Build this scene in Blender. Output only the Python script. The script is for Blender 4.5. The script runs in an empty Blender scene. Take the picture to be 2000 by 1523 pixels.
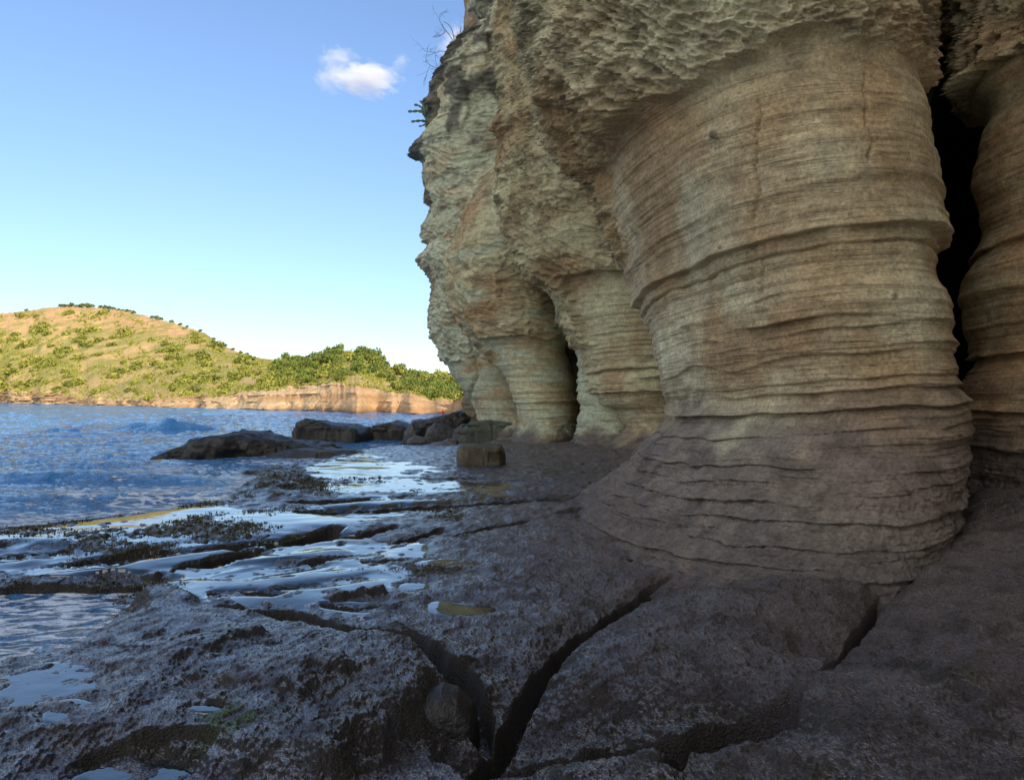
import bpy, math, random
import numpy as np
from mathutils import Vector

# ------------------------------------------------------------------ camera, sky, sun
F, HOR, H = 1500.0, 781.0, 1.65            # focal length and horizon in photo pixels, eye height
SL = -0.27                                  # sea level
scene = bpy.context.scene
COL = scene.collection
cam_d = bpy.data.cameras.new("camera")
cam_d.sensor_width = 36.0; cam_d.lens = 27.0
cam_d.shift_y = (HOR - 761.5) / 2000.0
cam_d.clip_start = 0.05; cam_d.clip_end = 20000
cam = bpy.data.objects.new("camera", cam_d); COL.objects.link(cam)
cam.location = (0, 0, H); cam.rotation_euler = (math.radians(90), 0, 0)
scene.camera = cam

SUN_AZ, SUN_EL = math.radians(145), math.radians(19)
w = bpy.data.worlds.new("World"); scene.world = w; w.use_nodes = True
nt = w.node_tree; nt.nodes.clear()
sky = nt.nodes.new("ShaderNodeTexSky"); sky.sky_type = 'NISHITA'; sky.sun_disc = False
sky.sun_elevation = SUN_EL; sky.sun_rotation = SUN_AZ
sky.air_density = 1.0; sky.dust_density = 0.0; sky.ozone_density = 3.0; sky.altitude = 0
bg = nt.nodes.new("ShaderNodeBackground"); bg.inputs[1].default_value = 0.15
out = nt.nodes.new("ShaderNodeOutputWorld")
gm = nt.nodes.new("ShaderNodeGamma"); gm.inputs[1].default_value = 0.8
tn = nt.nodes.new("ShaderNodeMix"); tn.data_type = 'RGBA'; tn.blend_type = 'MULTIPLY'; tn.inputs[0].default_value = 1.0; tn.inputs[7].default_value = (0.92, 0.99, 1.16, 1)
nt.links.new(sky.outputs[0], gm.inputs[0]); nt.links.new(gm.outputs[0], tn.inputs[6]); 
# unseen bright clouds added behind and beside to light the shaded cliff; clear ahead
tcw = nt.nodes.new("ShaderNodeTexCoord")
def wn(t, op=None, **kw):
    o = nt.nodes.new(t)
    if op: o.operation = op
    return o
dt = wn("ShaderNodeVectorMath", 'DOT_PRODUCT'); nt.links.new(tcw.outputs["Generated"], dt.inputs[0]); dt.inputs[1].default_value = (0.10, 0.97, 0.22)
aw = wn("ShaderNodeMapRange"); nt.links.new(dt.outputs["Value"], aw.inputs[0]); aw.inputs[1].default_value = 0.50; aw.inputs[2].default_value = -0.05; aw.inputs[3].default_value = -0.5; aw.inputs[4].default_value = 0.16
wz = wn("ShaderNodeTexNoise"); wz.inputs["Scale"].default_value = 3.2; wz.inputs["Detail"].default_value = 6; nt.links.new(tcw.outputs["Generated"], wz.inputs["Vector"])
wa = wn("ShaderNodeMath", 'ADD'); nt.links.new(wz.outputs[0], wa.inputs[0]); nt.links.new(aw.outputs[0], wa.inputs[1])
wm = wn("ShaderNodeMapRange"); nt.links.new(wa.outputs[0], wm.inputs[0]); wm.inputs[1].default_value = 0.52; wm.inputs[2].default_value = 0.66
wc = nt.nodes.new("ShaderNodeMix"); wc.data_type = 'RGBA'; nt.links.new(wm.outputs[0], wc.inputs[0]); nt.links.new(tn.outputs[2], wc.inputs[6]); wc.inputs[7].default_value = (6.3, 6.0, 5.6, 1)
nt.links.new(wc.outputs[2], bg.inputs[0]); nt.links.new(bg.outputs[0], out.inputs[0])

sd = bpy.data.lights.new("sun", 'SUN'); sd.energy = 3.9; sd.angle = math.radians(0.5); sd.color = (1.0, 0.80, 0.56)
so = bpy.data.objects.new("sun", sd); COL.objects.link(so)
sdir = Vector((math.sin(SUN_AZ) * math.cos(SUN_EL), math.cos(SUN_AZ) * math.cos(SUN_EL), math.sin(SUN_EL)))
so.rotation_euler = sdir.to_track_quat('Z', 'Y').to_euler(); so.location = sdir * 60

vs = scene.view_settings
vs.view_transform = 'Standard'; vs.look = 'None'; vs.gamma = 1.0; vs.use_curve_mapping = False
vs.exposure = 0.75
scene.cycles.volume_bounces = 5
scene.cycles.max_bounces = 8

# ------------------------------------------------------------------ helpers
f32 = np.float32
_g = np.random.RandomState(7).normal(size=(4096, 3)).astype(f32)
_g /= np.linalg.norm(_g, axis=1, keepdims=True)

def pn(x, y, z, seed=0):
    """gradient noise, about -0.8..0.8, float32 arrays"""
    x, y, z = np.broadcast_arrays(np.asarray(x, f32), np.asarray(y, f32), np.asarray(z, f32))
    shp = x.shape; x = x.ravel(); y = y.ravel(); z = z.ravel()
    outv = np.empty(x.shape, f32)
    for a in range(0, x.size, 400000):
        s = slice(a, a + 400000)
        X, Y, Z = x[s], y[s], z[s]
        xi = np.floor(X); yi = np.floor(Y); zi = np.floor(Z)
        fx, fy, fz = X - xi, Y - yi, Z - zi
        xi = xi.astype(np.int64); yi = yi.astype(np.int64); zi = zi.astype(np.int64)
        u = fx * fx * fx * (fx * (fx * 6 - 15) + 10); v = fy * fy * fy * (fy * (fy * 6 - 15) + 10); ww = fz * fz * fz * (fz * (fz * 6 - 15) + 10)
        r = 0
        for i in (0, 1):
            wx = u if i else 1 - u
            for j in (0, 1):
                wy = v if j else 1 - v
                for k in (0, 1):
                    wz = ww if k else 1 - ww
                    h = ((xi + i) * 73856093) ^ ((yi + j) * 19349663) ^ ((zi + k) * 83492791) ^ (seed * 2654435)
                    h = (h ^ (h >> 13)) & 4095
                    g = _g[h]
                    r = r + wx * wy * wz * (g[:, 0] * (fx - i) + g[:, 1] * (fy - j) + g[:, 2] * (fz - k))
        outv[s] = r * 1.5
    return outv.reshape(shp)

def fbm(x, y, z, oct=4, seed=0, gain=0.5):
    r = 0; a = 1.0; k = 1.0
    for i in range(oct):
        r = r + a * pn(x * k, y * k, z * k, seed + i); a *= gain; k *= 2.03
    return r

def hsh(i, seed=0):
    v = np.sin(np.asarray(i, np.float64) * 127.1 + seed * 311.7) * 43758.5453
    return (v - np.floor(v)).astype(f32)

def sst(a, b, x):
    t = np.clip((x - a) / (b - a), 0, 1); return t * t * (3 - 2 * t)

def mix(a, b, t):
    return a * (1 - t) + b * t

def mixc(a, b, t):
    return np.asarray(a, f32) * (1 - t[..., None]) + np.asarray(b, f32) * t[..., None]

def mesh_from(name, V, Q, mat, attrs=None, smooth=True, parent=None, loc=(0, 0, 0)):
    V = np.asarray(V, f32).reshape(-1, 3); Q = np.asarray(Q, np.int32)
    k = Q.shape[1]
    me = bpy.data.meshes.new(name)
    me.vertices.add(len(V)); me.vertices.foreach_set("co", V.ravel())
    me.loops.add(Q.size); me.loops.foreach_set("vertex_index", Q.ravel())
    me.polygons.add(len(Q)); me.polygons.foreach_set("loop_start", np.arange(0, Q.size, k, dtype=np.int32))
    if smooth: me.polygons.foreach_set("use_smooth", np.ones(len(Q), bool))
    me.update(calc_edges=True)
    for an, av in (attrs or {}).items():
        av = np.asarray(av, f32)
        if av.ndim > 1 and av.shape[-1] == 3:
            c = np.ones((len(V), 4), f32); c[:, :3] = av.reshape(-1, 3)
            at = me.attributes.new(an, 'FLOAT_COLOR', 'POINT'); at.data.foreach_set("color", c.ravel())
        else:
            at = me.attributes.new(an, 'FLOAT', 'POINT'); at.data.foreach_set("value", av.ravel())
    if mat: me.materials.append(mat)
    o = bpy.data.objects.new(name, me); COL.objects.link(o); o.location = loc
    if parent: o.parent = parent
    return o

def grid_quads(ny, nx, wrap=False):
    idx = np.arange(ny * nx).reshape(ny, nx)
    if wrap: idx = np.concatenate([idx, idx[:, :1]], 1)
    return np.stack([idx[:-1, :-1], idx[:-1, 1:], idx[1:, 1:], idx[1:, :-1]], -1).reshape(-1, 4)

def grid_obj(name, V, mat, attrs=None, wrap=False, flip=False, **kw):
    q = grid_quads(V.shape[0], V.shape[1], wrap)
    if flip: q = q[:, ::-1]
    return mesh_from(name, V, q, mat, attrs, **kw)

def tag(o, label=None, cat=None, group=None, kind=None):
    if label: o["label"] = label
    if cat: o["category"] = cat
    if group: o["group"] = group
    if kind: o["kind"] = kind
    return o

def empty(name, loc=(0, 0, 0)):
    o = bpy.data.objects.new(name, None); COL.objects.link(o); o.location = loc; return o

def pt(px, py, Y):
    return np.array([(px - 1000) / F * Y, Y, H + (HOR - py) / F * Y])

def pz(px, py, z=0.0):
    Y = (H - z) * F / (py - HOR)
    return np.array([(px - 1000) / F * Y, Y])

# ------------------------------------------------------------------ materials
def new_mat(name):
    m = bpy.data.materials.new(name); m.use_nodes = True
    n = m.node_tree; b = n.nodes["Principled BSDF"]
    return m, n, b

def N(n, t, **kw):
    o = n.nodes.new(t)
    for k, v in kw.items(): setattr(o, k, v)
    return o

def noise(n, scale, detail=4, rough=0.6, vec=None):
    o = N(n, "ShaderNodeTexNoise"); o.inputs["Scale"].default_value = scale
    o.inputs["Detail"].default_value = detail; o.inputs["Roughness"].default_value = rough
    if vec: n.links.new(vec, o.inputs["Vector"])
    return o

def rock_mat(name, grain=(0.75, 1.25), bump=0.012, scale=38, rough=0.85, wetrough=0.28, pits=0.0, spec=0.5, coat=0.0, beds=0.0):
    m, n, b = new_mat(name); L = n.links.new
    geo = N(n, "ShaderNodeNewGeometry"); vec = geo.outputs["Position"]
    col = N(n, "ShaderNodeAttribute", attribute_name="Col")
    wet = N(n, "ShaderNodeAttribute", attribute_name="wet")
    n1 = noise(n, scale, 6, 0.7, vec)
    mr = N(n, "ShaderNodeMapRange"); L(n1.outputs[0], mr.inputs[0])
    mr.inputs[1].default_value = 0.3; mr.inputs[2].default_value = 0.7; mr.inputs[3].default_value = grain[0]; mr.inputs[4].default_value = grain[1]
    mul = N(n, "ShaderNodeVectorMath", operation='SCALE'); L(col.outputs["Color"], mul.inputs[0]); L(mr.outputs[0], mul.inputs["Scale"])
    L(mul.outputs[0], b.inputs["Base Color"])
    n2 = noise(n, scale * 3.1, 3, 0.6, vec)
    add = N(n, "ShaderNodeMath", operation='MULTIPLY_ADD'); L(n2.outputs[0], add.inputs[0]); add.inputs[1].default_value = 0.35; L(n1.outputs[0], add.inputs[2])
    last = add.outputs[0]
    if beds:
        mb = N(n, "ShaderNodeMapping"); mb.inputs["Scale"].default_value = (0.7, 0.7, 26.0); L(vec, mb.inputs[0])
        nb = noise(n, 1.0, 5, 0.65, mb.outputs[0])
        ab = N(n, "ShaderNodeMath", operation='MULTIPLY_ADD'); L(nb.outputs[0], ab.inputs[0]); ab.inputs[1].default_value = beds; L(last, ab.inputs[2]); last = ab.outputs[0]
    if pits:
        v = N(n, "ShaderNodeTexVoronoi"); v.inputs["Scale"].default_value = scale * 1.3; L(vec, v.inputs["Vector"])
        a2 = N(n, "ShaderNodeMath", operation='MULTIPLY_ADD'); L(v.outputs["Distance"], a2.inputs[0]); a2.inputs[1].default_value = pits; L(last, a2.inputs[2]); last = a2.outputs[0]
    bp = N(n, "ShaderNodeBump"); bp.inputs["Strength"].default_value = 1.0; bp.inputs["Distance"].default_value = bump
    L(last, bp.inputs["Height"]); L(bp.outputs[0], b.inputs["Normal"])
    r = N(n, "ShaderNodeMapRange"); L(wet.outputs["Fac"], r.inputs[0]); r.inputs[3].default_value = rough; r.inputs[4].default_value = wetrough
    L(r.outputs[0], b.inputs["Roughness"])
    b.inputs["Specular IOR Level"].default_value = spec
    if coat:                                   # film of sea water on the stone
        cw = N(n, "ShaderNodeMapRange"); L(wet.outputs["Fac"], cw.inputs[0]); cw.inputs[1].default_value = 0.35; cw.inputs[2].default_value = 0.95; cw.inputs[4].default_value = coat
        L(cw.outputs[0], b.inputs["Coat Weight"]); b.inputs['Coat Roughness'].default_value = 0.16; b.inputs["Coat IOR"].default_value = 2.5
        b2 = N(n, "ShaderNodeBump"); b2.inputs["Distance"].default_value = bump * 0.3; L(last, b2.inputs["Height"]); L(b2.outputs[0], b.inputs["Coat Normal"])
    return m

M_cliff = rock_mat("cliff sandstone", grain=(0.6, 1.42), bump=0.019, scale=30, rough=0.9, wetrough=0.45, spec=0.3, beds=3.4)
M_ground = rock_mat("wet platform rock", grain=(0.2, 2.0), bump=0.022, scale=62, rough=0.7, wetrough=0.4, pits=0.7, spec=0.4, coat=1.0)
M_dark = rock_mat("dark sea rock", grain=(0.6, 1.4), bump=0.03, scale=9, rough=0.8, wetrough=0.35)
M_far = rock_mat("sunlit headland", grain=(0.8, 1.2), bump=0.4, scale=0.6, rough=0.95, wetrough=0.9, spec=0.1)

def sea_mat():
    m, n, b = new_mat("sea water"); L = n.links.new
    geo = N(n, "ShaderNodeNewGeometry")
    foam = N(n, "ShaderNodeAttribute", attribute_name="foam")
    deep = N(n, "ShaderNodeAttribute", attribute_name="Col")
    mp = N(n, "ShaderNodeMapping"); mp.inputs["Scale"].default_value = (0.55, 1.0, 1.0); L(geo.outputs["Position"], mp.inputs[0])
    nz = noise(n, 4.5, 7, 0.72, mp.outputs[0]); nz.inputs["Distortion"].default_value = 0.8
    th = N(n, "ShaderNodeMath", operation='ADD'); 
    wv = N(n, "ShaderNodeVectorMath", operation='MULTIPLY_ADD'); nq = noise(n, 1.3, 3, 0.6, mp.outputs[0]); L(nq.outputs["Color"], wv.inputs[0]); wv.inputs[1].default_value = (0.9, 0.9, 0.0); L(mp.outputs[0], wv.inputs[2])
    vo = N(n, "ShaderNodeTexVoronoi", feature='DISTANCE_TO_EDGE'); vo.inputs["Scale"].default_value = 4.6; L(wv.outputs[0], vo.inputs["Vector"])
    lc = N(n, "ShaderNodeMath", operation='MULTIPLY_ADD'); L(vo.outputs["Distance"], lc.inputs[0]); lc.inputs[1].default_value = -0.9; L(nz.outputs[0], lc.inputs[2])
    la_ = N(n, "ShaderNodeMath", operation='ADD'); L(lc.outputs[0], la_.inputs[0]); la_.inputs[1].default_value = 0.14
    L(la_.outputs[0], th.inputs[0]); L(foam.outputs["Fac"], th.inputs[1])
    mr = N(n, "ShaderNodeMapRange"); L(th.outputs[0], mr.inputs[0]); mr.inputs[1].default_value = 0.97; mr.inputs[2].default_value = 1.07
    mixn = N(n, "ShaderNodeMix", data_type='RGBA'); L(mr.outputs[0], mixn.inputs[0]); L(deep.outputs["Color"], mixn.inputs[6]); mixn.inputs[7].default_value = (0.58, 0.67, 0.80, 1)
    L(mixn.outputs[2], b.inputs["Base Color"])
    r = N(n, "ShaderNodeMapRange"); L(mr.outputs[0], r.inputs[0]); r.inputs[3].default_value = 0.06; r.inputs[4].default_value = 0.6
    L(r.outputs[0], b.inputs["Roughness"]); b.inputs["IOR"].default_value = 1.26
    n2 = noise(n, 1.6, 6, 0.65, mp.outputs[0])
    n3 = noise(n, 14, 4, 0.6, mp.outputs[0])
    ad = N(n, "ShaderNodeMath", operation='MULTIPLY_ADD'); L(n3.outputs[0], ad.inputs[0]); ad.inputs[1].default_value = 0.10; L(n2.outputs[0], ad.inputs[2])
    ad2 = N(n, "ShaderNodeMath", operation='MULTIPLY_ADD'); L(mr.outputs[0], ad2.inputs[0]); ad2.inputs[1].default_value = 0.1; L(ad.outputs[0], ad2.inputs[2])
    bp = N(n, "ShaderNodeBump"); bp.inputs["Distance"].default_value = 0.5; L(ad2.outputs[0], bp.inputs["Height"]); L(bp.outputs[0], b.inputs["Normal"])
    return m
M_sea = sea_mat()

def film_mat(name, col=(0.012, 0.02, 0.025), rip=0.004, ior=1.6):
    m, n, b = new_mat(name); L = n.links.new
    b.inputs["Base Color"].default_value = (*col, 1); b.inputs["Roughness"].default_value = 0.03; b.inputs["IOR"].default_value = ior
    geo = N(n, "ShaderNodeNewGeometry"); nz = noise(n, 5, 3, 0.5, geo.outputs["Position"])
    bp = N(n, "ShaderNodeBump"); bp.inputs["Distance"].default_value = rip; L(nz.outputs[0], bp.inputs["Height"]); L(bp.outputs[0], b.inputs["Normal"])
    return m
M_film = film_mat("thin water on rock", rip=0.004, ior=2.0)
M_pool = film_mat("still pool water", rip=0.0012)

def leaf_mat(name, c1, c2):
    m, n, b = new_mat(name); L = n.links.new
    oi = N(n, "ShaderNodeObjectInfo"); geo = N(n, "ShaderNodeNewGeometry"); nz = noise(n, 0.35, 2, 0.5, geo.outputs["Position"])
    av = N(n, "ShaderNodeAttribute", attribute_name="tone")
    ad = N(n, "ShaderNodeMath", operation='ADD'); L(oi.outputs["Random"], ad.inputs[0]); L(av.outputs["Fac"], ad.inputs[1])
    hf = N(n, "ShaderNodeMath", operation='MULTIPLY'); L(ad.outputs[0], hf.inputs[0]); hf.inputs[1].default_value = 0.5
    mx = N(n, "ShaderNodeMix", data_type='RGBA'); L(hf.outputs[0], mx.inputs[0]); mx.inputs[6].default_value = (*c1, 1); mx.inputs[7].default_value = (*c2, 1)
    L(mx.outputs[2], b.inputs["Base Color"]); b.inputs["Roughness"].default_value = 0.7; b.inputs["Specular IOR Level"].default_value = 0.2
    return m
M_leaf = leaf_mat("scrub leaves", (0.10, 0.135, 0.03), (0.32, 0.34, 0.07))
M_tree = leaf_mat("headland tree leaves", (0.055, 0.09, 0.022), (0.17, 0.22, 0.045))

def plain(name, c, rough=0.8, var=0.3, scale=20):
    m, n, b = new_mat(name); L = n.links.new
    geo = N(n, "ShaderNodeNewGeometry"); nz = noise(n, scale, 4, 0.6, geo.outputs["Position"])
    mr = N(n, "ShaderNodeMapRange"); L(nz.outputs[0], mr.inputs[0]); mr.inputs[3].default_value = 1 - var; mr.inputs[4].default_value = 1 + var
    sc = N(n, "ShaderNodeVectorMath", operation='SCALE'); sc.inputs[0].default_value = c; L(mr.outputs[0], sc.inputs["Scale"])
    L(sc.outputs[0], b.inputs["Base Color"]); b.inputs["Roughness"].default_value = rough
    return m
M_bark = plain("dry bark", (0.10, 0.08, 0.065), scale=30)
M_cactus = plain("cactus skin", (0.05, 0.09, 0.045), 0.55, scale=9)
M_kelp = plain("brown weed", (0.055, 0.05, 0.018), 0.35, 0.6, scale=14)
M_moss = plain("green algae", (0.05, 0.085, 0.022), 0.6, 0.6, scale=22)

# ------------------------------------------------------------------ pillars of the cliff
cliff = empty("cliff", (4, 15, 0))
tag(cliff, "towering layered sandstone cliff with wave-worn swelling pillars rising from the wet rock shelf", "cliff")

def solve_ellipse(tL, tR, cy, ry):
    """axis-aligned ellipse at depth cy whose outline is seen between the two slopes"""
    lo, hi = 0.01, 30.0
    for _ in range(50):
        r = (lo + hi) / 2
        S = math.sqrt(r * r + (tL * ry) ** 2) + math.sqrt(r * r + (tR * ry) ** 2)
        if S < (tR - tL) * cy: lo = r
        else: hi = r
    return tL * cy + math.sqrt(r * r + (tL * ry) ** 2), r

def ledges(zw, x, y, k, seed, q=2.5, hs=0.8):
    """saw-tooth strata: each bed swells outward downwards and is cut back under its lip"""
    v = zw * k + 0.35 * pn(x * hs, y * hs, zw * 0.4, seed + 5)
    i = np.floor(v); fr = v - i
    a = pn(x * hs * 1.3 + i * 3.7, y * hs * 1.3, i * 0.713 + 0.37, seed)
    amp = np.clip(0.25 + 1.3 * a, 0, 1) * (0.35 + 0.65 * hsh(i, seed))
    lip = np.exp(-fr * q * 1.6) * sst(0, 0.08, fr)
    return amp * lip

def pillar(label, prof, cy, ry, dt, zmax_fine, ztop, res, params, seed, arc=105, nfine=None):
    """prof: (photo y, left x, right x) rows; dt: distance at which the outline is seen"""
    pr = np.array(sorted(prof, key=lambda a: -a[0]), float)
    zs = H + (HOR - pr[:, 0]) / F * dt
    z = np.concatenate([np.arange(zs[0] - 0.3, zmax_fine, res), np.linspace(zmax_fine, ztop, 40)[1:]])
    pl = np.interp(z, zs, pr[:, 1]); prr = np.interp(z, zs, pr[:, 2])
    kk = max(3, int(params.get('sm', 0.35) / res)); ker = np.hanning(kk + 2)[1:-1]; ker /= ker.sum()
    pls = np.convolve(np.pad(pl, (kk, kk), 'edge'), ker, 'same')[kk:-kk]
    prs = np.convolve(np.pad(prr, (kk, kk), 'edge'), ker, 'same')[kk:-kk]
    jag = (pls - pl) / F * dt                               # + = outwards on the left outline
    ryz = ry(z) if callable(ry) else np.full(z.shape, ry)
    sol = np.array([solve_ellipse((a - 1000) / F, (b - 1000) / F, cy, r) for a, b, r in zip(pls, prs, ryz)])
    cx, rx = sol[:, 0], sol[:, 1]
    c0 = math.atan2(-cy, -float(np.mean(cx[:len(cx) // 2 + 1])))
    R = float(np.mean(rx)) * 0.5 + float(np.mean(ryz)) * 0.5
    A = math.radians(arc)
    nf = nfine or int(2 * A * R / (res * 1.15))
    th = np.concatenate([np.linspace(c0 - A, c0 + A, nf), np.linspace(c0 + A, c0 - A + 2 * math.pi, 26)[1:-1]])
    T, Z = np.meshgrid(th, z); T = T.astype(f32); Z = Z.astype(f32)
    ct, st = np.cos(T), np.sin(T)
    p = params.get('sq', 2.0)
    sc = (np.abs(ct) ** p + np.abs(st) ** p) ** (-1.0 / p)
    X = cx[:, None] + rx[:, None] * ct * sc; Y = cy + ryz[:, None] * st * sc
    nx_, ny_ = ct / rx[:, None], st / ryz[:, None]
    ln = np.sqrt(nx_ ** 2 + ny_ ** 2); nx_, ny_ = nx_ / ln, ny_ / ln
    X = X.astype(f32); Y = Y.astype(f32)
    # where the outline on the left is seen
    tl = math.pi + 0.02
    wl = np.exp(-((T - tl + math.pi) % (2 * math.pi) - math.pi) ** 2 / (2 * 0.5 ** 2))
    s = seed
    zb = params.get('pitz', 99) + params.get('pitslope', 0) * (X - cx[0]) + 0.16 * fbm(X * 0.7, Y * 0.7, Z * 0.0 + s, 5, s + 1, 0.6)
    pit = sst(-0.03, 0.06, Z - zb)
    for (tc, wd, z0, amt) in params.get('pitside', []):       # pitted strips coming down a flank
        dth = -((T - tc + math.pi) % (2 * math.pi) - math.pi)
        pit = np.maximum(pit, sst(wd - 0.04, wd + 0.04, dth + 0.14 * fbm(X * 2, Y * 2, Z * 2, 3, s + 2)) * sst(z0 - 0.2, z0 + 0.2, Z) * amt)
    zw = Z + 0.10 * pn(X * 0.35, Y * 0.35, Z * 0.35, s + 3) + 0.03 * pn(X * 1.5, Y * 1.5, Z * 1.5, s + 4) + params.get('dip', 0.0) * (X - cx[0])
    g = params.get('g', 1.0)
    d = 0.14 * g * pn(X * 0.45, Y * 0.45, Z * 0.5, s + 6) + 0.05 * g * pn(X * 1.1, Y * 1.1, Z * 1.3, s + 7)
    sm = 0.045 * pn(X * 0.12, Y * 0.12, zw * 3.1, s + 8) + 0.032 * pn(X * 0.25, Y * 0.25, zw * 8.0, s + 9) + 0.011 * pn(X * 0.6, Y * 0.6, zw * 22.0, s + 10)
    sm = sm + 0.006 * fbm(X * 9, Y * 9, Z * 14, 2, s + 11)
    lowz = params.get('ledz', 2.4)
    la = mix(params.get('led_hi', 0.25), 1.0, sst(lowz + 0.9, lowz - 0.3, Z))
    wv = params.get('ledamp', 0.085)
    le = la * (wv * ledges(zw, X, Y, 3.6, s + 20) + 0.6 * wv * ledges(zw, X, Y, 8.5, s + 30) + 0.5 * wv * ledges(zw, X, Y, 19.0, s + 40, q=3.5, hs=1.6))
    smooth_d = sm * params.get('sms', 1.0) + le
    for (zl, amp, up, x0, x1) in params.get('lips', []):      # single named ledges
        dzl = zw - zl - 0.02 * pn(X * 2.5, Y * 2.5, 0 * Z, s + 50)
        xx = X / Y * F + 1000
        m = sst(x0 - 60, x0 + 60, xx) * sst(x1 + 60, x1 - 60, xx)
        smooth_d = smooth_d + m * amp * (np.exp(-np.clip(dzl, 0, 9) / up) * sst(0.0, 0.02, dzl) - 0.7 * np.exp(-np.clip(-dzl, 0, 9) / (up * 0.5)) * (dzl < 0)) * (0.7 + 0.6 * pn(X * 3, Y * 3, Z * 0, s + 51))
    # honeycomb weathering
    hx, hz = params.get('hx', 3.8), params.get('hz', 9.0)
    wx_ = 0.5 * pn(X * 1.7, Y * 1.7, Z * 1.7, s + 60)
    flank = np.exp(-((T - math.pi * 1.08 + math.pi) % (2 * math.pi) - math.pi) ** 2 / (2 * 0.42 ** 2)) * params.get('flank', 1.0)
    hzf = hz * (1 - 0.4 * flank)
    r0 = 1 - np.abs(pn(X * hx * 0.5, Y * hx * 0.5, zw * hz * 0.45 + wx_, s + 66)) * 2.4
    r1 = np.clip(1 - np.abs(pn(X * hx + wx_, Y * hx, zw * hzf + wx_, s + 61)) * 2.6, -1, 1); r1 = r1 * np.abs(r1)
    r2 = np.clip(1 - np.abs(pn(X * hx * 2.1, Y * hx * 2.1, zw * hzf * 2.0 + wx_, s + 62)) * 2.6, -1, 1); r2 = r2 * np.abs(r2)
    r3 = fbm(X * hx * 5, Y * hx * 5, zw * hz * 4, 2, s + 63)
    pa = params.get('pa', 0.10) * (0.75 + 0.9 * flank + 0.5 * pn(X * 0.8, Y * 0.8, Z * 0.9, s + 67))
    pd = pa * (0.45 * r0 + 0.80 * r1 + 0.45 * r2 + 0.2 * r3 + 1.1 * pn(X * 0.9, Y * 0.9, Z * 1.6, s + 64)) + pa * 0.5 * ledges(zw, X, Y, params.get('pk', 4.3), s + 65) + pa * 0.4 * ledges(zw, X, Y, params.get('pk', 4.3) * 2.3, s + 68)
    d = d + mix(smooth_d, pd + params.get('pout', 0.07), pit)
    if 'block' in params:                                      # blocky broken crown of the cliff
        zb0 = params['block']
        bk = sst(zb0 - 1, zb0 + 1, Z + 1.2 * pn(X * 0.4, Y * 0.4, Z * 0.4, s + 70))
        cell = pn(np.floor(X * 1.1 + 0.4 * pn(X, Y, Z, s + 71)) * 0.77, np.floor(Y * 1.1) * 0.77, np.floor(zw * 1.4) * 0.77 + 0.3, s + 72)
        d = d + bk * (0.35 * cell + 0.18 * fbm(X * 1.2, Y * 1.2, Z * 1.2, 4, s + 73))
    d = d + jag[:, None] * wl * params.get('jag', 1.0)
    vert = params.get('vcrack', [])
    for (xx0, y0, y1, amt) in vert:                            # joints running down the face
        xx = X / Y * F + 1000; yy = HOR - (Z - H) / Y * F
        c = xx - (xx0 + 14 * pn(yy * 0.02, 0 * yy, 0 * yy + xx0, s + 80) + 4 * pn(yy * 0.1, 0 * yy, 0 * yy, s + 81))
        d = d - amt * np.exp(-(c / 3.2) ** 2) * sst(y0, y0 + 25, yy) * sst(y1, y1 - 25, yy) * (np.cos(T - c0) > 0)
    kb = np.zeros(X.shape, f32)
    for (xx0, yy0, r_, amt) in params.get('knobs', []):        # harder nodules standing out of the face
        xx = X / Y * F + 1000; yy = HOR - (Z - H) / Y * F
        kk_ = np.exp(-((xx - xx0) ** 2 + (yy - yy0) ** 2) / r_ ** 2) * (np.cos(T - c0) > 0); kb = np.maximum(kb, kk_)
        d = d + amt * kk_ * (1 + 0.5 * fbm(X * 16, Y * 16, Z * 16, 2, s + 88))
    PX, PY, PZ = X + nx_ * d, Y + ny_ * d, Z - params.get('droop', 0.35) * d * mix(0.5, 1.0, pit)
    lo = sst(1.3, 0.7, Z)
    rg = lo * (0.030 * fbm(X * 2.2, Y * 1.7, Z * 3, 3, 21) + 0.018 * fbm(X * 11, Y * 10, Z * 12, 3, 23, 0.6) + 0.010 * (1 - 2 * np.abs(pn(X * 18, Y * 17, Z * 18, 27))))
    PX, PY, PZ = PX + nx_ * rg, PY + ny_ * rg, PZ + rg * 0.6
    V = np.stack([PX, PY, PZ], -1).astype(f32)
    # ---- colour of the stone, with some skylight falloff painted in
    band = 0.5 + 0.9 * pn(X * 0.15, Y * 0.15, zw * 2.6, s + 90) + 0.5 * pn(X * 0.3, Y * 0.3, zw * 9.0, s + 91)
    patch = 0.5 + 1.1 * fbm(X * 0.5, Y * 0.5, Z * 0.6, 4, s + 92)
    tan = params.get('tan', (0.365, 0.265, 0.145)); grn = params.get('grn', (0.47, 0.45, 0.28)); gry = (0.30, 0.27, 0.20)
    c = mixc(grn, tan, np.clip(patch + params.get('tanb', 0.0) + params.get('tanx', 0) * (X - cx[0]), 0, 1))  # tanx: browner to the right, also painting in the weaker skylight there
    c = c * (1 + 0.22 * (band - 0.5)[..., None])
    c = mixc(c, (0.16, 0.14, 0.11), sst(0.3, 0.7, kb) * 0.8)
    red = sst(0.25, 0.65, fbm(X * 0.8, Y * 0.8, Z * 1.4, 3, s + 93)); c = mixc(c, (0.46, 0.26, 0.14), red * params.get('red', 0.35))
    if 'mint' in params:
        mt = sst(0.0, 0.5, fbm(X * 0.5, Y * 0.5, Z * 1.2, 4, s + 94) + params['mint']); c = mixc(c, (0.42, 0.48, 0.35), mt * 0.7)
    lich = sst(0.15, 0.55, fbm(X * 1.6, Y * 1.6, Z * 2.5, 4, s + 95)) * pit
    c = mixc(c, (0.20, 0.165, 0.11), lich * 0.6)  # dark crust in the pits
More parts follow.
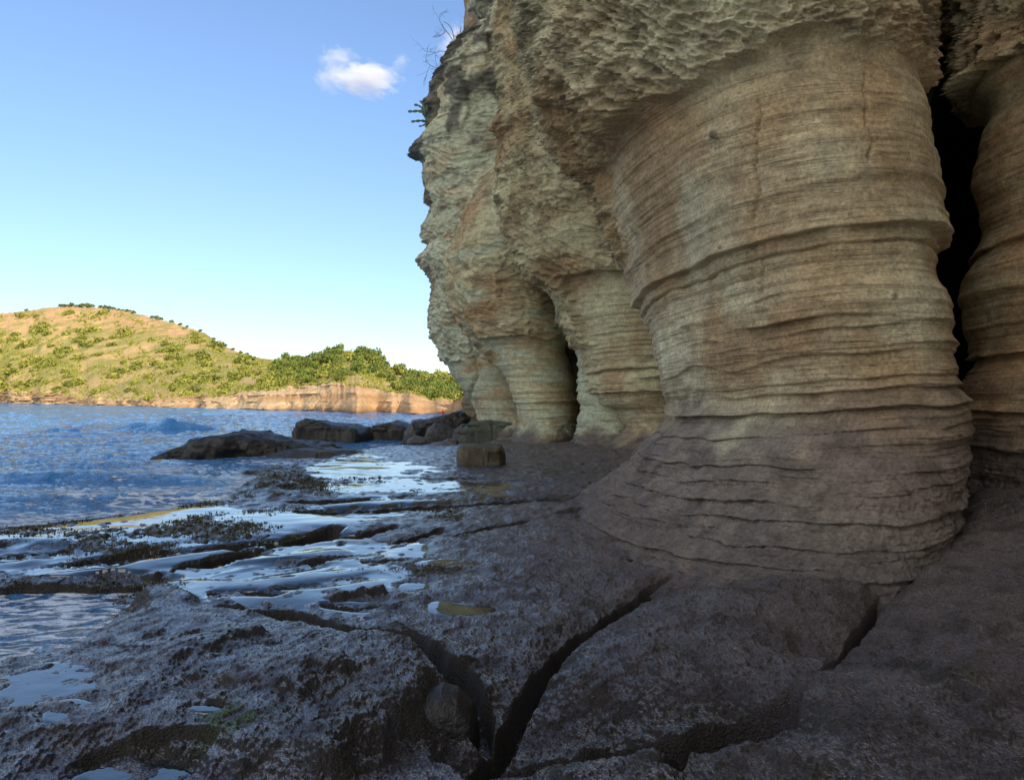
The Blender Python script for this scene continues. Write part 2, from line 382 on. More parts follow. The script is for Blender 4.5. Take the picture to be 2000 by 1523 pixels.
    if 'block' in params:
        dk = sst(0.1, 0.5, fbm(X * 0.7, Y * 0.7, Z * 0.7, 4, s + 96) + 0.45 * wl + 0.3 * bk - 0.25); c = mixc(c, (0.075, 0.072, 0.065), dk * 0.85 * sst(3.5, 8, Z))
    lz = params.get('lowz', 1.45); low = sst(lz + 0.55, lz - 0.45, Z + 0.45 * fbm(X * 1.1, Y * 1.1, Z * 2.5, 4, s + 97)); c = mixc(c, (0.165, 0.133, 0.112), low * 0.92); c = mixc(c, (0.10, 0.075, 0.06), low * sst(0.0, 0.5, fbm(X * 2, Y * 2, Z * 2.5, 4, s + 97)) * 0.7); c = mixc(c, (0.105, 0.088, 0.08), sst(0.85, 0.30, Z + 0.3 * fbm(X * 1.5, Y * 1.5, Z * 2, 3, s + 89)) * 0.75)
    speck = fbm(X * 5, Y * 5, Z * 9, 4, s + 98, 0.6)[..., None]; c = c * (1 + 0.30 * speck)
    wet = low * (0.35 + 0.4 * sst(0, .4, pn(X * 2, Y * 2, Z * 4, s + 99)))
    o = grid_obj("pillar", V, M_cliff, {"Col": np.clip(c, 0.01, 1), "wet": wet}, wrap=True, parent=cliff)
    o.matrix_parent_inverse = cliff.matrix_world.inverted() if False else o.matrix_parent_inverse
    o.location = (-4, -15, 0)
    o["label"] = label
    return o

LOW = 0.11
def flare(r0, k, z0=1.3):
    return lambda z: r0 + k * np.clip(z0 - z, 0, 2) ** 1.2

# nearest great pillar
P1 = [(-800, 960, 2200), (-300, 1000, 2050), (-120, 1030, 1900), (0, 1050, 1792), (60, 1062, 1790), (100, 1080, 1797), (150, 1085, 1797), (200, 1120, 1794), (250, 1150, 1796), (300, 1192, 1800),
      (340, 1205, 1807), (390, 1212, 1814), (430, 1228, 1822), (480, 1238, 1824), (520, 1250, 1822), (560, 1262, 1820), (590, 1270, 1824), (620, 1276, 1830), (680, 1288, 1836), (740, 1296, 1840),
      (790, 1302, 1872), (825, 1303, 1876), (845, 1288, 1882), (880, 1262, 1888), (920, 1236, 1868), (960, 1205, 1852), (990, 1172, 1830), (1060, 1110, 1785), (1120, 1060, 1745)]
pillar("broad tan pillar with fine horizontal bands and a pitted honeycomb collar above it", P1, 9.9, flare(3.3, 0.9), 9.0, 7.3, 17, 0.0115,
       dict(dip=-0.08, pitz=4.72, pitslope=0.08, pa=0.11, lips=[(3.04, 0.10, 0.20, 1180, 1900), (2.90, 0.07, 0.05, 1180, 1900), (2.28, 0.10, 0.09, 1440, 1680), (2.17, 0.05, 0.04, 1540, 1780), (1.46, 0.13, 0.05, 1230, 1950), (1.25, 0.08, 0.05, 1200, 1500), (1.62, 0.07, 0.03, 1500, 1950), (1.72, 0.05, 0.025, 1380, 1950), (1.28, 0.06, 0.03, 1550, 1950), (1.0, 0.08, 0.04, 1180, 1600), (0.86, 0.07, 0.03, 1150, 1500), (0.72, 0.08, 0.04, 1100, 1500), (0.6, 0.10, 0.035, 1100, 1950), (0.5, 0.06, 0.03, 1050, 1400), (0.42, 0.07, 0.04, 1300, 1900), (0.3, 0.07, 0.03, 1050, 1600)],
            led_hi=0.2, sms=1.25, pitside=[(-1.95, 1.30, 3.7, 1.0)], grn=(0.54, 0.51, 0.34), tanb=-0.05, tanx=0.30, sq=2.15, knobs=[(1404, 262, 9, 0.07), (1300, 300, 4, 0.03), (1742, 575, 5, 0.04), (1540, 350, 3, 0.02), (1420, 480, 4, 0.03)], vcrack=[(1478, 180, 640, 0.035), (1395, 560, 700, 0.02), (1700, 120, 330, 0.03)], red=0.2, ledz=2.1, ledamp=0.10), 100)
# right-hand pillar, cut by the edge of the picture
P5 = [(-800, 1682, 3500), (-300, 1742, 3500), (-120, 1842, 3450), (0, 1912, 3450), (120, 1907, 3450), (170, 1924, 3450), (220, 1910, 3450), (260, 1894, 3450), (340, 1888, 3450), (420, 1904, 3450), (470, 1894, 3450), (510, 1877, 3450), (560, 1862, 3450), (640, 1887, 3450),
      (700, 1890, 3450), (760, 1874, 3450), (800, 1870, 3450), (850, 1868, 3450), (900, 1862, 3450), (950, 1854, 3460), (1000, 1827, 3500), (1060, 1782, 3520), (1120, 1722, 3550)]
pillar("banded pillar beyond the dark crevice to the right of the great pillar", P5, 8.3, flare(2.3, 0.85), 8.0, 6.6, 17, 0.013,
       dict(pitz=5.2, pa=0.11, lips=[(1.55, 0.10, 0.05, 1500, 2700), (2.15, 0.12, 0.08, 1500, 2700), (3.3, 0.12, 0.09, 1500, 2700), (1.15, 0.06, 0.05, 1500, 2700)], tanb=0.3, red=0.4, ledz=2.0, ledamp=0.09), 300)
# second pillar
P2 = [(-600, 960, 1500), (0, 985, 1500), (100, 990, 1500), (150, 997, 1500), (210, 990, 1500), (330, 990, 1480), (390, 992, 1460), (440, 1008, 1440), (500, 1028, 1420), (530, 1060, 1400), (548, 1085, 1380), (580, 1102, 1370),
      (640, 1122, 1360), (700, 1140, 1355), (745, 1146, 1352), (775, 1158, 1350), (790, 1166, 1350), (800, 1188, 1352), (835, 1205, 1356), (855, 1190, 1362), (880, 1150, 1370), (905, 1120, 1380)]
pillar("narrow pale pillar tucked behind the left edge of the great pillar", P2, 22.5, flare(2.6, 1.0, 1.0), 21.5, 13.5, 19, 0.03,
       dict(pitz=5.05, pa=0.11, hx=2.0, hz=5.0, pout=0.15, lowz=0.6, pitside=[(-1.72, 0.95, 3.2, 1.0)], lips=[(1.85, 0.2, 0.15, 1100, 1400), (2.45, 0.2, 0.12, 1100, 1400)], tanb=-0.1, red=0.15, ledz=2.6, ledamp=0.17, g=0.9, sms=1.7, sm=0.5), 500)
P2b = [(420, 1095, 1225), (560, 1100, 1230), (640, 1112, 1235), (700, 1128, 1240), (780, 1128, 1245), (800, 1132, 1250), (850, 1126, 1260), (880, 1110, 1270), (905, 1085, 1290)]
pillar("slim greenish buttress between the two farther pillars", P2b, 23.5, flare(1.6, 0.8, 1.0), 23.0, 6.5, 8.0, 0.032,
       dict(lowz=0.6, pitz=9.5, mint=0.35, tanb=-0.5, red=0.1, ledz=3.6, ledamp=0.14, sms=1.4), 600)
# third pillar
P3 = [(-500, 900, 1300), (0, 1040, 1300), (200, 1010, 1290), (300, 985, 1200), (400, 925, 1120), (500, 885, 1090), (577, 880, 1092), (623, 905, 1108), (650, 924, 1114), (665, 940, 1112), (685, 958, 1108), (700, 966, 1112), (741, 990, 1126),
      (790, 1006, 1130), (830, 1009, 1132), (850, 1002, 1130), (870, 990, 1126), (890, 970, 1125)]
pillar("waisted pale pillar with a flat ledge at its shoulder, third in the row", P3, 27.0, flare(2.2, 0.9, 0.9), 26.5, 16.5, 19.5, 0.036,
       dict(lowz=0.55, pitside=[(-1.63, 1.2, 2.9, 1.0)], pitz=3.72, pa=0.085, hx=1.9, hz=5.0, pout=0.14, lips=[(1.62, 0.12, 0.08, 950, 1150)], tanb=-0.1, red=0.25, mint=0.0, ledz=1.6, ledamp=0.12, sms=1.2, g=0.8), 700)
# fourth pillar and the broken edge of the cliff against the sky
P4 = [(-260, 960, 1200), (-40, 928, 1180), (0, 930, 1170), (20, 946, 1165), (40, 962, 1160), (48, 962, 1160), (58, 938, 1155), (66, 912, 1150), (85, 890, 1150), (110, 881, 1150), (133, 872, 1145), (140, 848, 1140), (165, 845, 1140), (180, 856, 1140), (192, 834, 1135), (205, 832, 1130), (215, 845, 1130), (240, 846, 1120), (252, 842, 1120),
      (268, 822, 1115), (284, 814, 1110), (296, 828, 1110), (318, 836, 1105), (340, 834, 1100), (358, 842, 1090), (385, 838, 1090), (400, 850, 1085), (425, 848, 1080), (440, 832, 1080), (468, 834, 1080), (478, 846, 1080), (494, 824, 1075), (500, 818, 1075), (512, 828, 1075), (540, 844, 1070), (570, 848, 1065),
      (600, 842, 1060), (650, 845, 1065), (690, 863, 1065), (730, 887, 1065), (775, 916, 1065), (800, 932, 1068), (830, 945, 1070), (850, 948, 1070), (870, 940, 1070), (890, 930, 1075)]
pillar("farthest grey-green pillar leaning out against the sky under a dark broken crown", P4, 32.0, flare(2.6, 0.8, 0.9), 31.5, 18.6, 20.0, 0.04,
       dict(lowz=0.4, grn=(0.50, 0.48, 0.33), pitz=3.2, pa=0.11, hx=1.7, hz=5.2, pout=0.05, flank=0.3, tanb=-0.35, red=0.15, mint=0.45, ledz=1.2, ledamp=0.12, sms=1.0, g=1.4, block=12.5, sm=2.6, vcrack=[(925, 640, 800, 0.12)]), 800)

def back_mass():
    line = [(-2.2, 36), (0.8, 33), (3.2, 29), (5.0, 24.5), (5.8, 18), (5.6, 13.5), (6.6, 12.2), (9.2, 16.5), (12.8, 24.0), (14.8, 26.0), (16.0, 24.0), (12.6, 15), (10.3, 8.8), (9.9, 4.0), (9.2, -6), (9.0, -22), (10, -60), (60, -60), (60, 45), (6, 45), (-2.2, 36)]
    L = np.array(line, float); seg = np.r_[0, np.cumsum(np.linalg.norm(np.diff(L, axis=0), axis=1))]
    fine = np.concatenate([np.arange(0, seg[12], 0.06), np.linspace(seg[12], seg[-1], 120)])
    bx = np.interp(fine, seg, L[:, 0]); by = np.interp(fine, seg, L[:, 1])
    tx, ty = np.gradient(bx), np.gradient(by); ln = np.hypot(tx, ty) + 1e-9
    nx_, ny_ = ty / ln * -1, tx / ln
    if True:
        nx_, ny_ = -np.abs(nx_) * 0 + nx_, ny_
    z = np.concatenate([np.arange(-0.8, 9, 0.05), np.linspace(9, 20.5, 40)])
    Z, X = np.meshgrid(z, bx, indexing='ij'); _, Y = np.meshgrid(z, by, indexing='ij')
    d = 0.35 * pn(X * .5, Y * .5, Z * .5, 901) + 0.12 * (1 - 2 * np.abs(pn(X * 1.6, Y * 1.6, Z * 4, 902))) + 0.08 * ledges(Z, X, Y, 3.4, 903)
    V = np.stack([X - d * 0.8, Y - d * 0.3, Z], -1)
    top = V[-1:].copy(); top[..., 0] = 25; top[..., 1] = 0; top[..., 2] = 21.5
    V = np.concatenate([V, top], 0)
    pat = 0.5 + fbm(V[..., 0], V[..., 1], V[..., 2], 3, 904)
    c = mixc((0.27, 0.22, 0.14), (0.16, 0.14, 0.10), np.clip(pat, 0, 1))  # shade of the crevices put into a darker wall colour
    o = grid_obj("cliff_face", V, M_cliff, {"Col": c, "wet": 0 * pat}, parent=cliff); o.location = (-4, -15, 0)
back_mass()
def add_light_block():  # unseen block added over the crevice to keep skylight out
    u_ = np.linspace(0, math.pi, 60); w_ = np.linspace(0, 2 * math.pi, 120, endpoint=False); U, W = np.meshgrid(u_, w_, indexing='ij')
    nx3, ny3, nz3 = np.sin(U) * np.cos(W), np.sin(U) * np.sin(W), np.cos(U)
    e_ = lambda v: np.sign(v) * np.abs(v) ** 0.5
    X, Y, Z = 12 + 6.5 * e_(nx3), 17 + 9 * e_(ny3), 10.5 + 2.2 * e_(nz3)
    d = 0.6 * fbm(X * .5, Y * .5, Z * .8, 4, 950)
    V = np.stack([X + nx3 * d, Y + ny3 * d, Z + nz3 * d], -1)
    o = grid_obj("light_block", V, M_cliff, {"Col": np.tile(np.array([0.25, 0.21, 0.14], f32), (X.size, 1)), "wet": np.zeros(X.size)}, wrap=True, parent=cliff); o.location = (-4, -15, 0)
add_light_block()

# ------------------------------------------------------------------ ground
def poly_dist(X, Y, P):
    """distance, side (+ = left of the line's direction) and 0..1 position along the line"""
    best = np.full(X.shape, 1e9, f32); side = np.zeros(X.shape, f32); tt = np.zeros(X.shape, f32)
    P = np.asarray(P, float); sl = np.r_[0, np.cumsum(np.linalg.norm(np.diff(P, axis=0), axis=1))]
    for i in range(len(P) - 1):
        ax, ay = P[i]; bx, by = P[i + 1]; dx, dy = bx - ax, by - ay; l2 = dx * dx + dy * dy + 1e-9
        t = np.clip(((X - ax) * dx + (Y - ay) * dy) / l2, 0, 1)
        ex, ey = X - ax - t * dx, Y - ay - t * dy
        d = np.hypot(ex, ey); m = d < best
        best = np.where(m, d, best); side = np.where(m, np.sign(dx * ey - dy * ex), side)
        tt = np.where(m, (sl[i] + t * (sl[i + 1] - sl[i])) / sl[-1], tt)
    return best, side, tt

def in_poly(X, Y, P):
    r = np.zeros(X.shape, bool); n = len(P)
    for i in range(n):
        (x1, y1), (x2, y2) = P[i], P[(i + 1) % n]
        if y1 == y2: continue
        c = ((y1 > Y) != (y2 > Y)) & (X < (x2 - x1) * (Y - y1) / (y2 - y1) + x1)
        r ^= c
    return r

shore_px = [(-420, 1500), (-150, 1420), (0, 1328), (130, 1302), (200, 1262), (248, 1205), (170, 1172), (40, 1180), (-160, 1170), (-700, 1160), (-900, 1085), (0, 1058), (230, 1030), (430, 992), (520, 962), (600, 925), (650, 900), (720, 884), (800, 877), (900, 866), (950, 855)]
shore = [pz(a, b, SL) for a, b in shore_px]
shore = [np.array([-9.0, -30.0]), np.array([-4.5, 0.0])] + shore
shore_poly = shore + [np.array([2.0, 60.0]), np.array([60, 60.0]), np.array([60, -30.0])]

def base(X, Y):
    d, _, _ = poly_dist(X, Y, shore); ins = in_poly(X, Y, shore_poly)
    sdist = np.where(ins, d, -d)
    B = np.where(sdist > -0.25, SL * np.exp(-np.maximum(sdist + 0.25, 0) / 0.45) , SL + 0.35 * (sdist + 0.25))
    B = np.maximum(B, -3.0)
    # aprons of the pillars
    for (ex, ey, rx, ry, hh, L) in [(3.5, 9.9, 1.9, 3.7, 0.22, 1.5), (7.4, 8.3, 2.4, 2.6, 0.22, 1.5), (4.9, 21.5, 2.6, 3.2, 0.30, 1.6), (1.5, 26, 2.0, 2.5, 0.2, 1.4), (6.6, 1.5, 2.2, 5.0, 0.55, 2.6)]:
        q = np.sqrt(((X - ex) / rx) ** 2 + ((Y - ey) / ry) ** 2)
        dd = np.maximum(q - 1, 0) * 0.5 * (rx + ry)
        B = B + hh * np.exp(-(dd / L) ** 1.3)
    return B, sdist

def pix_ground(px, py):
    t = (px - 1000) / F; s = (HOR - py) / F
    ys = np.linspace(1.2, 45, 3000); B, _ = base(ys * t, ys)
    k = np.argmax(H + s * ys <= B); return np.array([ys[k] * t, ys[k]])

# (line in photo pixels, kind, half width m, depth m)
features = [
    ([(1892, 850), (1885, 900), (1868, 960), (1850, 1000), (1800, 1060), (1757, 1105), (1712, 1180), (1660, 1270), (1605, 1345), (1560, 1400)], 'trench', 0.060, 0.42, 0.7),
    ([(1330, 1112), (1270, 1140), (1215, 1180), (1150, 1225), (1100, 1262), (1065, 1310), (1020, 1370), (970, 1425), (880, 1480)], 'trench', 0.07, 0.22, 0.5),
    ([(395, 1188), (470, 1193), (560, 1197), (620, 1218), (680, 1236), (770, 1250), (840, 1285), (890, 1325), (930, 1390), (965, 1430)], 'trench', 0.11, 0.18, 0.12),
    ([(640, 1560), (700, 1500), (780, 1440), (850, 1385), (880, 1350)], 'step', 0.14, 0.16, 0.6),
    ([(-60, 1165), (60, 1160), (180, 1160), (270, 1140), (335, 1118), (400, 1095), (520, 1068), (600, 1048), (672, 1026)], 'trench', 0.20, 0.34, 0.3),
    ([(-100, 1118), (40, 1112), (160, 1092), (300, 1080), (440, 1064), (560, 1052), (640, 1034)], 'trench', 0.13, 0.20, 0.3),
    ([(120, 1095), (240, 1078), (360, 1064), (420, 1056)], 'trench', 0.10, 0.16, 0.3),
    ([(380, 1132), (470, 1115), (580, 1097), (660, 1085), (730, 1075)], 'trench', 0.09, 0.15, 0.3),
    ([(690, 1078), (760, 1060), (820, 1044), (865, 1030)], 'trench', 0.10, 0.18, 0.3),
    ([(600, 1040), (700, 1042), (775, 1024)], 'trench', 0.12, 0.18, 0.3),
    ([(560, 1000), (640, 998), (760, 988), (860, 982), (950, 976), (1060, 968), (1180, 962)], 'trench', 0.25, 0.30, 0.5),
    ([(540, 985), (640, 980), (720, 972), (800, 968)], 'trench', 0.15, 0.10, 0.5),
    ([(640, 945), (760, 938), (880, 934), (960, 930)], 'trench', 0.2, 0.08, 0.5),
    ([(640, 1170), (700, 1165), (760, 1160)], 'step', 0.05, 0.07, 0.5),
    ([(1430, 1155), (1420, 1175), (1395, 1200), (1310, 1208), (1240, 1200)], 'step', 0.03, 0.05, 0.3),
    ([(1580, 1390), (1500, 1420), (1350, 1450), (1180, 1450), (1060, 1460), (960, 1475), (840, 1500)], 'trench', 0.15, 0.26, 0.9),
    ([(300, 1340), (400, 1318), (470, 1280), (540, 1262)], 'step', 0.06, 0.05, 0.5),
    ([(560, 1420), (620, 1390), (700, 1360)], 'step', 0.08, 0.05, 0.5),
    ([(130, 1500), (240, 1480), (330, 1470), (430, 1480)], 'trench', 0.08, 0.06, 0.3),
    ([(1040, 1010), (1120, 1000), (1200, 995), (1330, 1010), (1480, 1030)], 'step', 0.04, 0.06, 0.5),
    ([(1730, 1218), (1790, 1236), (1860, 1240), (1940, 1262)], 'step', 0.03, 0.05, 0.3),
    ([(1700, 1330), (1790, 1345), (1880, 1400), (1960, 1420)], 'step', 0.04, 0.04, 0.4),
    ([(520, 1152), (620, 1142), (700, 1128), (760, 1118)], 'trench', 0.05, 0.09, 0.3),
    ([(400, 1160), (480, 1156), (560, 1160)], 'trench', 0.05, 0.08, 0.3),
    ([(700, 1098), (780, 1092), (850, 1080)], 'trench', 0.05, 0.09, 0.3),
    ([(880, 1050), (960, 1030), (1040, 1018)], 'trench', 0.06, 0.08, 0.3),
    ([(620, 1178), (700, 1188), (790, 1178)], 'trench', 0.04, 0.07, 0.3),
    ([(-60, 1080), (60, 1076), (150, 1066)], 'trench', 0.10, 0.14, 0.3),
    ([(1380, 1460), (1330, 1490), (1310, 1540)], 'trench', 0.05, 0.08, 0.5),
]
# (photo x, y, radius across px, radius in depth px, height m): rounded swells
mounds = [(1330, 1290, 190, 95, 0.17), (560, 1330, 300, 90, 0.10), (1130, 1520, 260, 40, 0.13), (310, 1180, 34, 18, 0.12), (355, 1185, 26, 16, 0.10), (285, 1168, 20, 10, .08),
          (1650, 1440, 300, 90, 0.14), (530, 957, 90, 12, 0.22), (520, 926, 60, 7, 0.20), (330, 1215, 120, 18, .06), (1500, 1200, 160, 60, .08), (780, 1300, 120, 50, .05), (230, 1420, 160, 40, .03)]
# (photo x, y, rx px, ry px, film height m)
pools = [(650, 1122, 92, 27, .035), (805, 1146, 34, 11, .03), (795, 1072, 62, 15, .035), (640, 1066, 120, 12, .03), (760, 1110, 40, 20, .03), (80, 1345, 120, 38, .035), (140, 1412, 72, 24, .03), (372, 1403, 40, 9, .03), (405, 1425, 36, 8, .03),
         (885, 1094, 60, 10, .03), (900, 1190, 70, 16, .02), (320, 1060, 90, 14, .03), (560, 1012, 90, 9, .03), (700, 915, 160, 16, .05), (800, 950, 200, 14, .05), (480, 1110, 140, 14, .02), (270, 1515, 90, 20, .02), (60, 1100, 140, 30, .02), (230, 1130, 60, 8, .01), (740, 1000, 80, 6, 0.01)]

def ell(X, Y, px, py, rx, ry):
    c = pix_ground(px, py); y = c[1]
    rxm = rx / F * y; a = pix_ground(px, py - ry)[1]; b = pix_ground(px, py + ry)[1]; rym = (a - b) / 2
    return ((X - c[0] - (c[0] / c[1]) * (Y - c[1])) / rxm) ** 2 + ((Y - (a + b) / 2) / rym) ** 2

def structure(X, Y):
    """shelf without its fine relief, and how much water lies on it"""
    B, sdist = base(X, Y)
    B0 = B.copy()
    wob = 0.07 * pn(X * 1.6, Y * 1.6, 0 * X, 11) + 0.03 * pn(X * 5, Y * 5, 0 * X, 12)
    xp = X / Y * F + 1000
    flat = sst(1100, 760, xp) * sst(4.2, 6.5, Y)
    B = B + (1 - 0.6 * flat) * (0.06 * pn(X * 0.5, Y * 0.35, 0 * X, 13) * sst(0, 1.5, sdist) + 0.02 * pn(X * 1.3, Y * 1.1, 0 * X, 14))
    rel = np.zeros(X.shape, f32)
    for (px, py, rx, ry, hh) in mounds:
        q = ell(X, Y, px, py, rx, ry) + 2.0 * wob
        B = B + hh * np.exp(-np.clip(q, 0, 40) ** 1.5 * 0.7)
    for (line, kind, wd, dep, asym) in features:
        P = [pix_ground(a, b) for a, b in line]
        P = np.array(P); pad = wd * 10 + 1.0
        m = (X > P[:, 0].min() - pad) & (X < P[:, 0].max() + pad) & (Y > P[:, 1].min() - pad) & (Y < P[:, 1].max() + pad)
        x, y = X[m], Y[m]
        d, s, t = poly_dist(x, y, P)
        tp = np.minimum(sst(0, 0.18, t), sst(1.0, 0.9, t))
        d2 = d + wob[m] * wd / 0.15 * 0.55
        wv = wd * (0.45 + 0.55 * tp)
        if kind == 'trench':
            d2 = d2 + wd * (0.35 * fbm(x * 2.6, y * 2.6, 0 * x, 3, 19)); pr = sst(1.0, 0.60, d2 / wv)
            sh = np.exp(-(np.maximum(d2 - wv, 0) / (wd * 3 + .05))) * 0.18 * asym * (1 - pr)
            B[m] -= dep * (0.3 + 0.7 * tp) * pr * (tp > 0.02) * sst(0, .25, tp) + 0 * sh
            B[m] -= dep * 0.35 * np.exp(-(d2 / (wv * 2.6)) ** 2) * tp * asym * 2
        else:
            up = sst(-wd, wd, -(-s) * d + 0.3 * wob[m])
            B[m] += dep * up * np.exp(-d / (asym + 0.2)) * tp - dep * 0.4 * (1 - up) * np.exp(-d / (wd * 3)) * tp
        rel[m] = np.maximum(rel[m], np.exp(-(d / (wd * 2.2)) ** 2) * tp)
    # water film height above the structure
    pm = np.zeros(X.shape, f32)
    c = -0.055 + 0.070 * sst(980, 620, xp + 90 * pn(X * 0.8, Y * 0.5, 0 * X, 15)) * sst(3.0, 6.0, Y) * (1 - 0.6 * rel)
    L0 = B0.copy()
    c = c - 0.03 * sst(0.05, 0.3, B - B0) + 0.012 * fbm(X * 0.6, Y * 0.9, 0 * X, 3, 17)
    for (px, py, rx, ry, cc) in pools:
        q = ell(X, Y, px, py, rx, ry) + 10 * wob + 1.5 * fbm(X * 1.1 + px, Y * 1.6, 0 * X, 2, 18)
        k = sst(2.6, 0.3, q)
        near = k > 0.6
        if near.any():
            lv = float(np.median(B[near])); B = mix(B, lv, k); L0 = mix(L0, lv, k)
        c = mix(c, np.maximum(c, -0.004), k); pm = np.maximum(pm, sst(2.0, 0.2, q))
    return B, c, pm, rel, sdist, L0

def micro(X, Y, pm, rel):
    a = 0.030 * fbm(X * 2.2, Y * 1.7, 0 * X, 3, 21) + 0.016 * (1 - 2 * np.abs(pn(X * 5.0, Y * 4.2, 0 * X, 22))) + 0.008 * fbm(X * 11, Y * 10, 0 * X, 3, 23, 0.6)
    b = 0.008 * fbm(X * 30, Y * 30, 0 * X, 2, 24, 0.7)
    cl = np.clip(pn(X * 7, Y * 7, 0 * X + .5, 25) - 0.25, 0, 1) * 0.05
    flat = sst(1100, 760, X / Y * F + 1000) * sst(4.2, 6.5, Y)
    a = a + 0.005 * (1 - 2 * np.abs(pn(X * 18, Y * 17, 0 * X, 27))) * sst(14, 7, Y)
    return (a * (1 - 0.50 * flat) + b * sst(14, 6, Y) * (1 - 0.25 * flat) + cl) * (1 - 0.25 * pm) - 0.021 * pm + 0.03 * rel * fbm(X * 6, Y * 6, 0 * X, 3, 26)

iy = np.linspace(0, 1, 1250)
yg = 1.0 / mix(1 / 1.35, 1 / 62.0, iy); yh = 1.35 * (62 / 1.35) ** iy
yg = 0.65 * yg + 0.35 * yh
tg = np.concatenate([np.linspace(-1.5, -0.72, 120), np.linspace(-0.72, 0.72, 1330)[1:], np.linspace(0.72, 1.5, 90)[1:]])
TT, YY = np.meshgrid(tg, yg); XX = (TT * YY).astype(f32); YY = YY.astype(f32)
B, cfilm, pm, rel, sdist, L0 = structure(XX, YY)
gy, gx = np.gradient(B); dyv = np.gradient(YY, axis=0); dxv = np.gradient(XX, axis=1)
slope = np.hypot(gx / dxv, gy / dyv)
mic = micro(XX, YY, pm, rel)
Zg = B + mic
mossm = np.exp(-np.clip(ell(XX, YY, 455, 1452, 75, 32), 0, 20)) * sst(-0.25, 0.35, fbm(XX * 6, YY * 6, 0 * XX, 3, 33))
kelpm = np.maximum(np.exp(-np.clip(ell(XX, YY, 290, 1046, 190, 18), 0, 20)), np.maximum(np.exp(-np.clip(ell(XX, YY, 530, 956, 90, 16), 0, 20)), np.exp(-np.clip(ell(XX, YY, 520, 925, 60, 9), 0, 20))))
kelpm = sst(0.25, 0.6, kelpm + 0.5 * fbm(XX * 3, YY * 2.0, 0 * XX, 4, 34))
Zg = Zg + kelpm * 0.05 * np.clip(0.3 + fbm(XX * 7, YY * 5, 0 * XX, 3, 35), 0, 1) + mossm * 0.015
far_x = XX / YY * F + 1000
dry = 0.5 * np.clip(sst(980, 1450, far_x + 120 * pn(XX, YY, 0 * XX, 36)) * sst(-.3, .3, B - 0.05), 0, 1)
for (ex, ey, rx_, ry_) in [(3.5, 9.9, 1.9, 3.7), (7.2, 7.8, 2.6, 2.9), (4.9, 21.5, 2.6, 3.2)]:
    q_ = np.sqrt(((XX - ex) / rx_) ** 2 + ((YY - ey) / ry_) ** 2); dry = np.maximum(dry, np.exp(-(np.maximum(q_ - 1, 0) * 0.5 * (rx_ + ry_) / 2.4) ** 2))
dry = np.clip(dry + 0.35 * dry * fbm(XX * 1.6, YY * 1.6, 0 * XX, 4, 45), 0, 1)
colr = mixc((0.028, 0.028, 0.052), (0.052, 0.047, 0.068), np.clip(0.5 + fbm(XX * 1.5, YY * 1.5, 0 * XX, 4, 31), 0, 1))
colr = mixc(colr, (0.150, 0.122, 0.105), dry * 0.85)
colr = mixc(colr, (0.035, 0.03, 0.022), sst(0.1, 0.5, fbm(XX * 4, YY * 4, 0 * XX, 4, 37)) * 0.6)
colr = mixc(colr, (0.055, 0.04, 0.034), sst(0.15, 0.6, fbm(XX * 2.3, YY * 2.3, 0 * XX + 3, 4, 38)) * 0.5)
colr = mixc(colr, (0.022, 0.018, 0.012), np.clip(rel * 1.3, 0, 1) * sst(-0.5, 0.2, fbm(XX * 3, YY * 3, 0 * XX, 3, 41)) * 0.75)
colr = mixc(colr, (0.055, 0.052, 0.016), kelpm * 0.9)
colr = mixc(colr, (0.055, 0.10, 0.02), mossm * 0.9)
wetg = np.clip(1.0 - 0.6 * dry - 0.5 * mossm - 0.3 * kelpm + 0.25 * fbm(XX * 2, YY * 2, 0 * XX, 3, 39), 0, 1)
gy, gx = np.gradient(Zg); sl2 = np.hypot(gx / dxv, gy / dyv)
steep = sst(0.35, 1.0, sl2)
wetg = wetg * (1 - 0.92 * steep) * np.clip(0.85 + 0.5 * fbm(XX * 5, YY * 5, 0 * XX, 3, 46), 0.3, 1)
colr = mixc(colr, (0.020, 0.016, 0.012), steep * (1 - 0.6 * dry) * 0.75)  # steep faces darkened: algae tone, with their dim reflections painted in
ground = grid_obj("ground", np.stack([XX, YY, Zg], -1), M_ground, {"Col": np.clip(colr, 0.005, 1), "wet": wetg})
tag(ground, "dark wet rock shelf with channels, ledges and shallow pools at the foot of the cliff", kind="structure")
# shelf behind the viewer
xb, yb = np.meshgrid(np.linspace(-30, 30, 240), np.linspace(-30, 1.34, 130)); xb = xb.astype(f32); yb = yb.astype(f32)
Bb, _ = base(xb, yb); Bb = Bb + 0.05 * fbm(xb, yb, 0 * xb, 4, 13) - 0.01
gb = grid_obj("ground", np.stack([xb, yb, Bb], -1), M_ground, {"Col": np.tile(np.array([0.08, 0.065, 0.055], f32), (xb.size, 1)), "wet": np.full(xb.size, 0.8)})
tag(gb, "wet rock shelf around the viewer", kind="structure")
# thin sheet of water lying on the shelf
st = 2
kd = sst(0.055, 0.11, L0 - B)
Wz = mix(L0 + cfilm, B - 0.07, kd) - 0.04 * sst(0.15, 0.5, slope)
Wz = np.where(sdist > 0.30 + 0.35 * fbm(XX * 1.5, YY * 1.5, 0 * XX, 3, 49), Wz, B - 0.3)
wob2 = 0.001
film = grid_obj("shallow_water", np.stack([XX, YY, Wz], -1)[::st, ::st], M_film)
tag(film, "thin sheet of sea water lying in the hollows of the rock shelf", kind="structure")

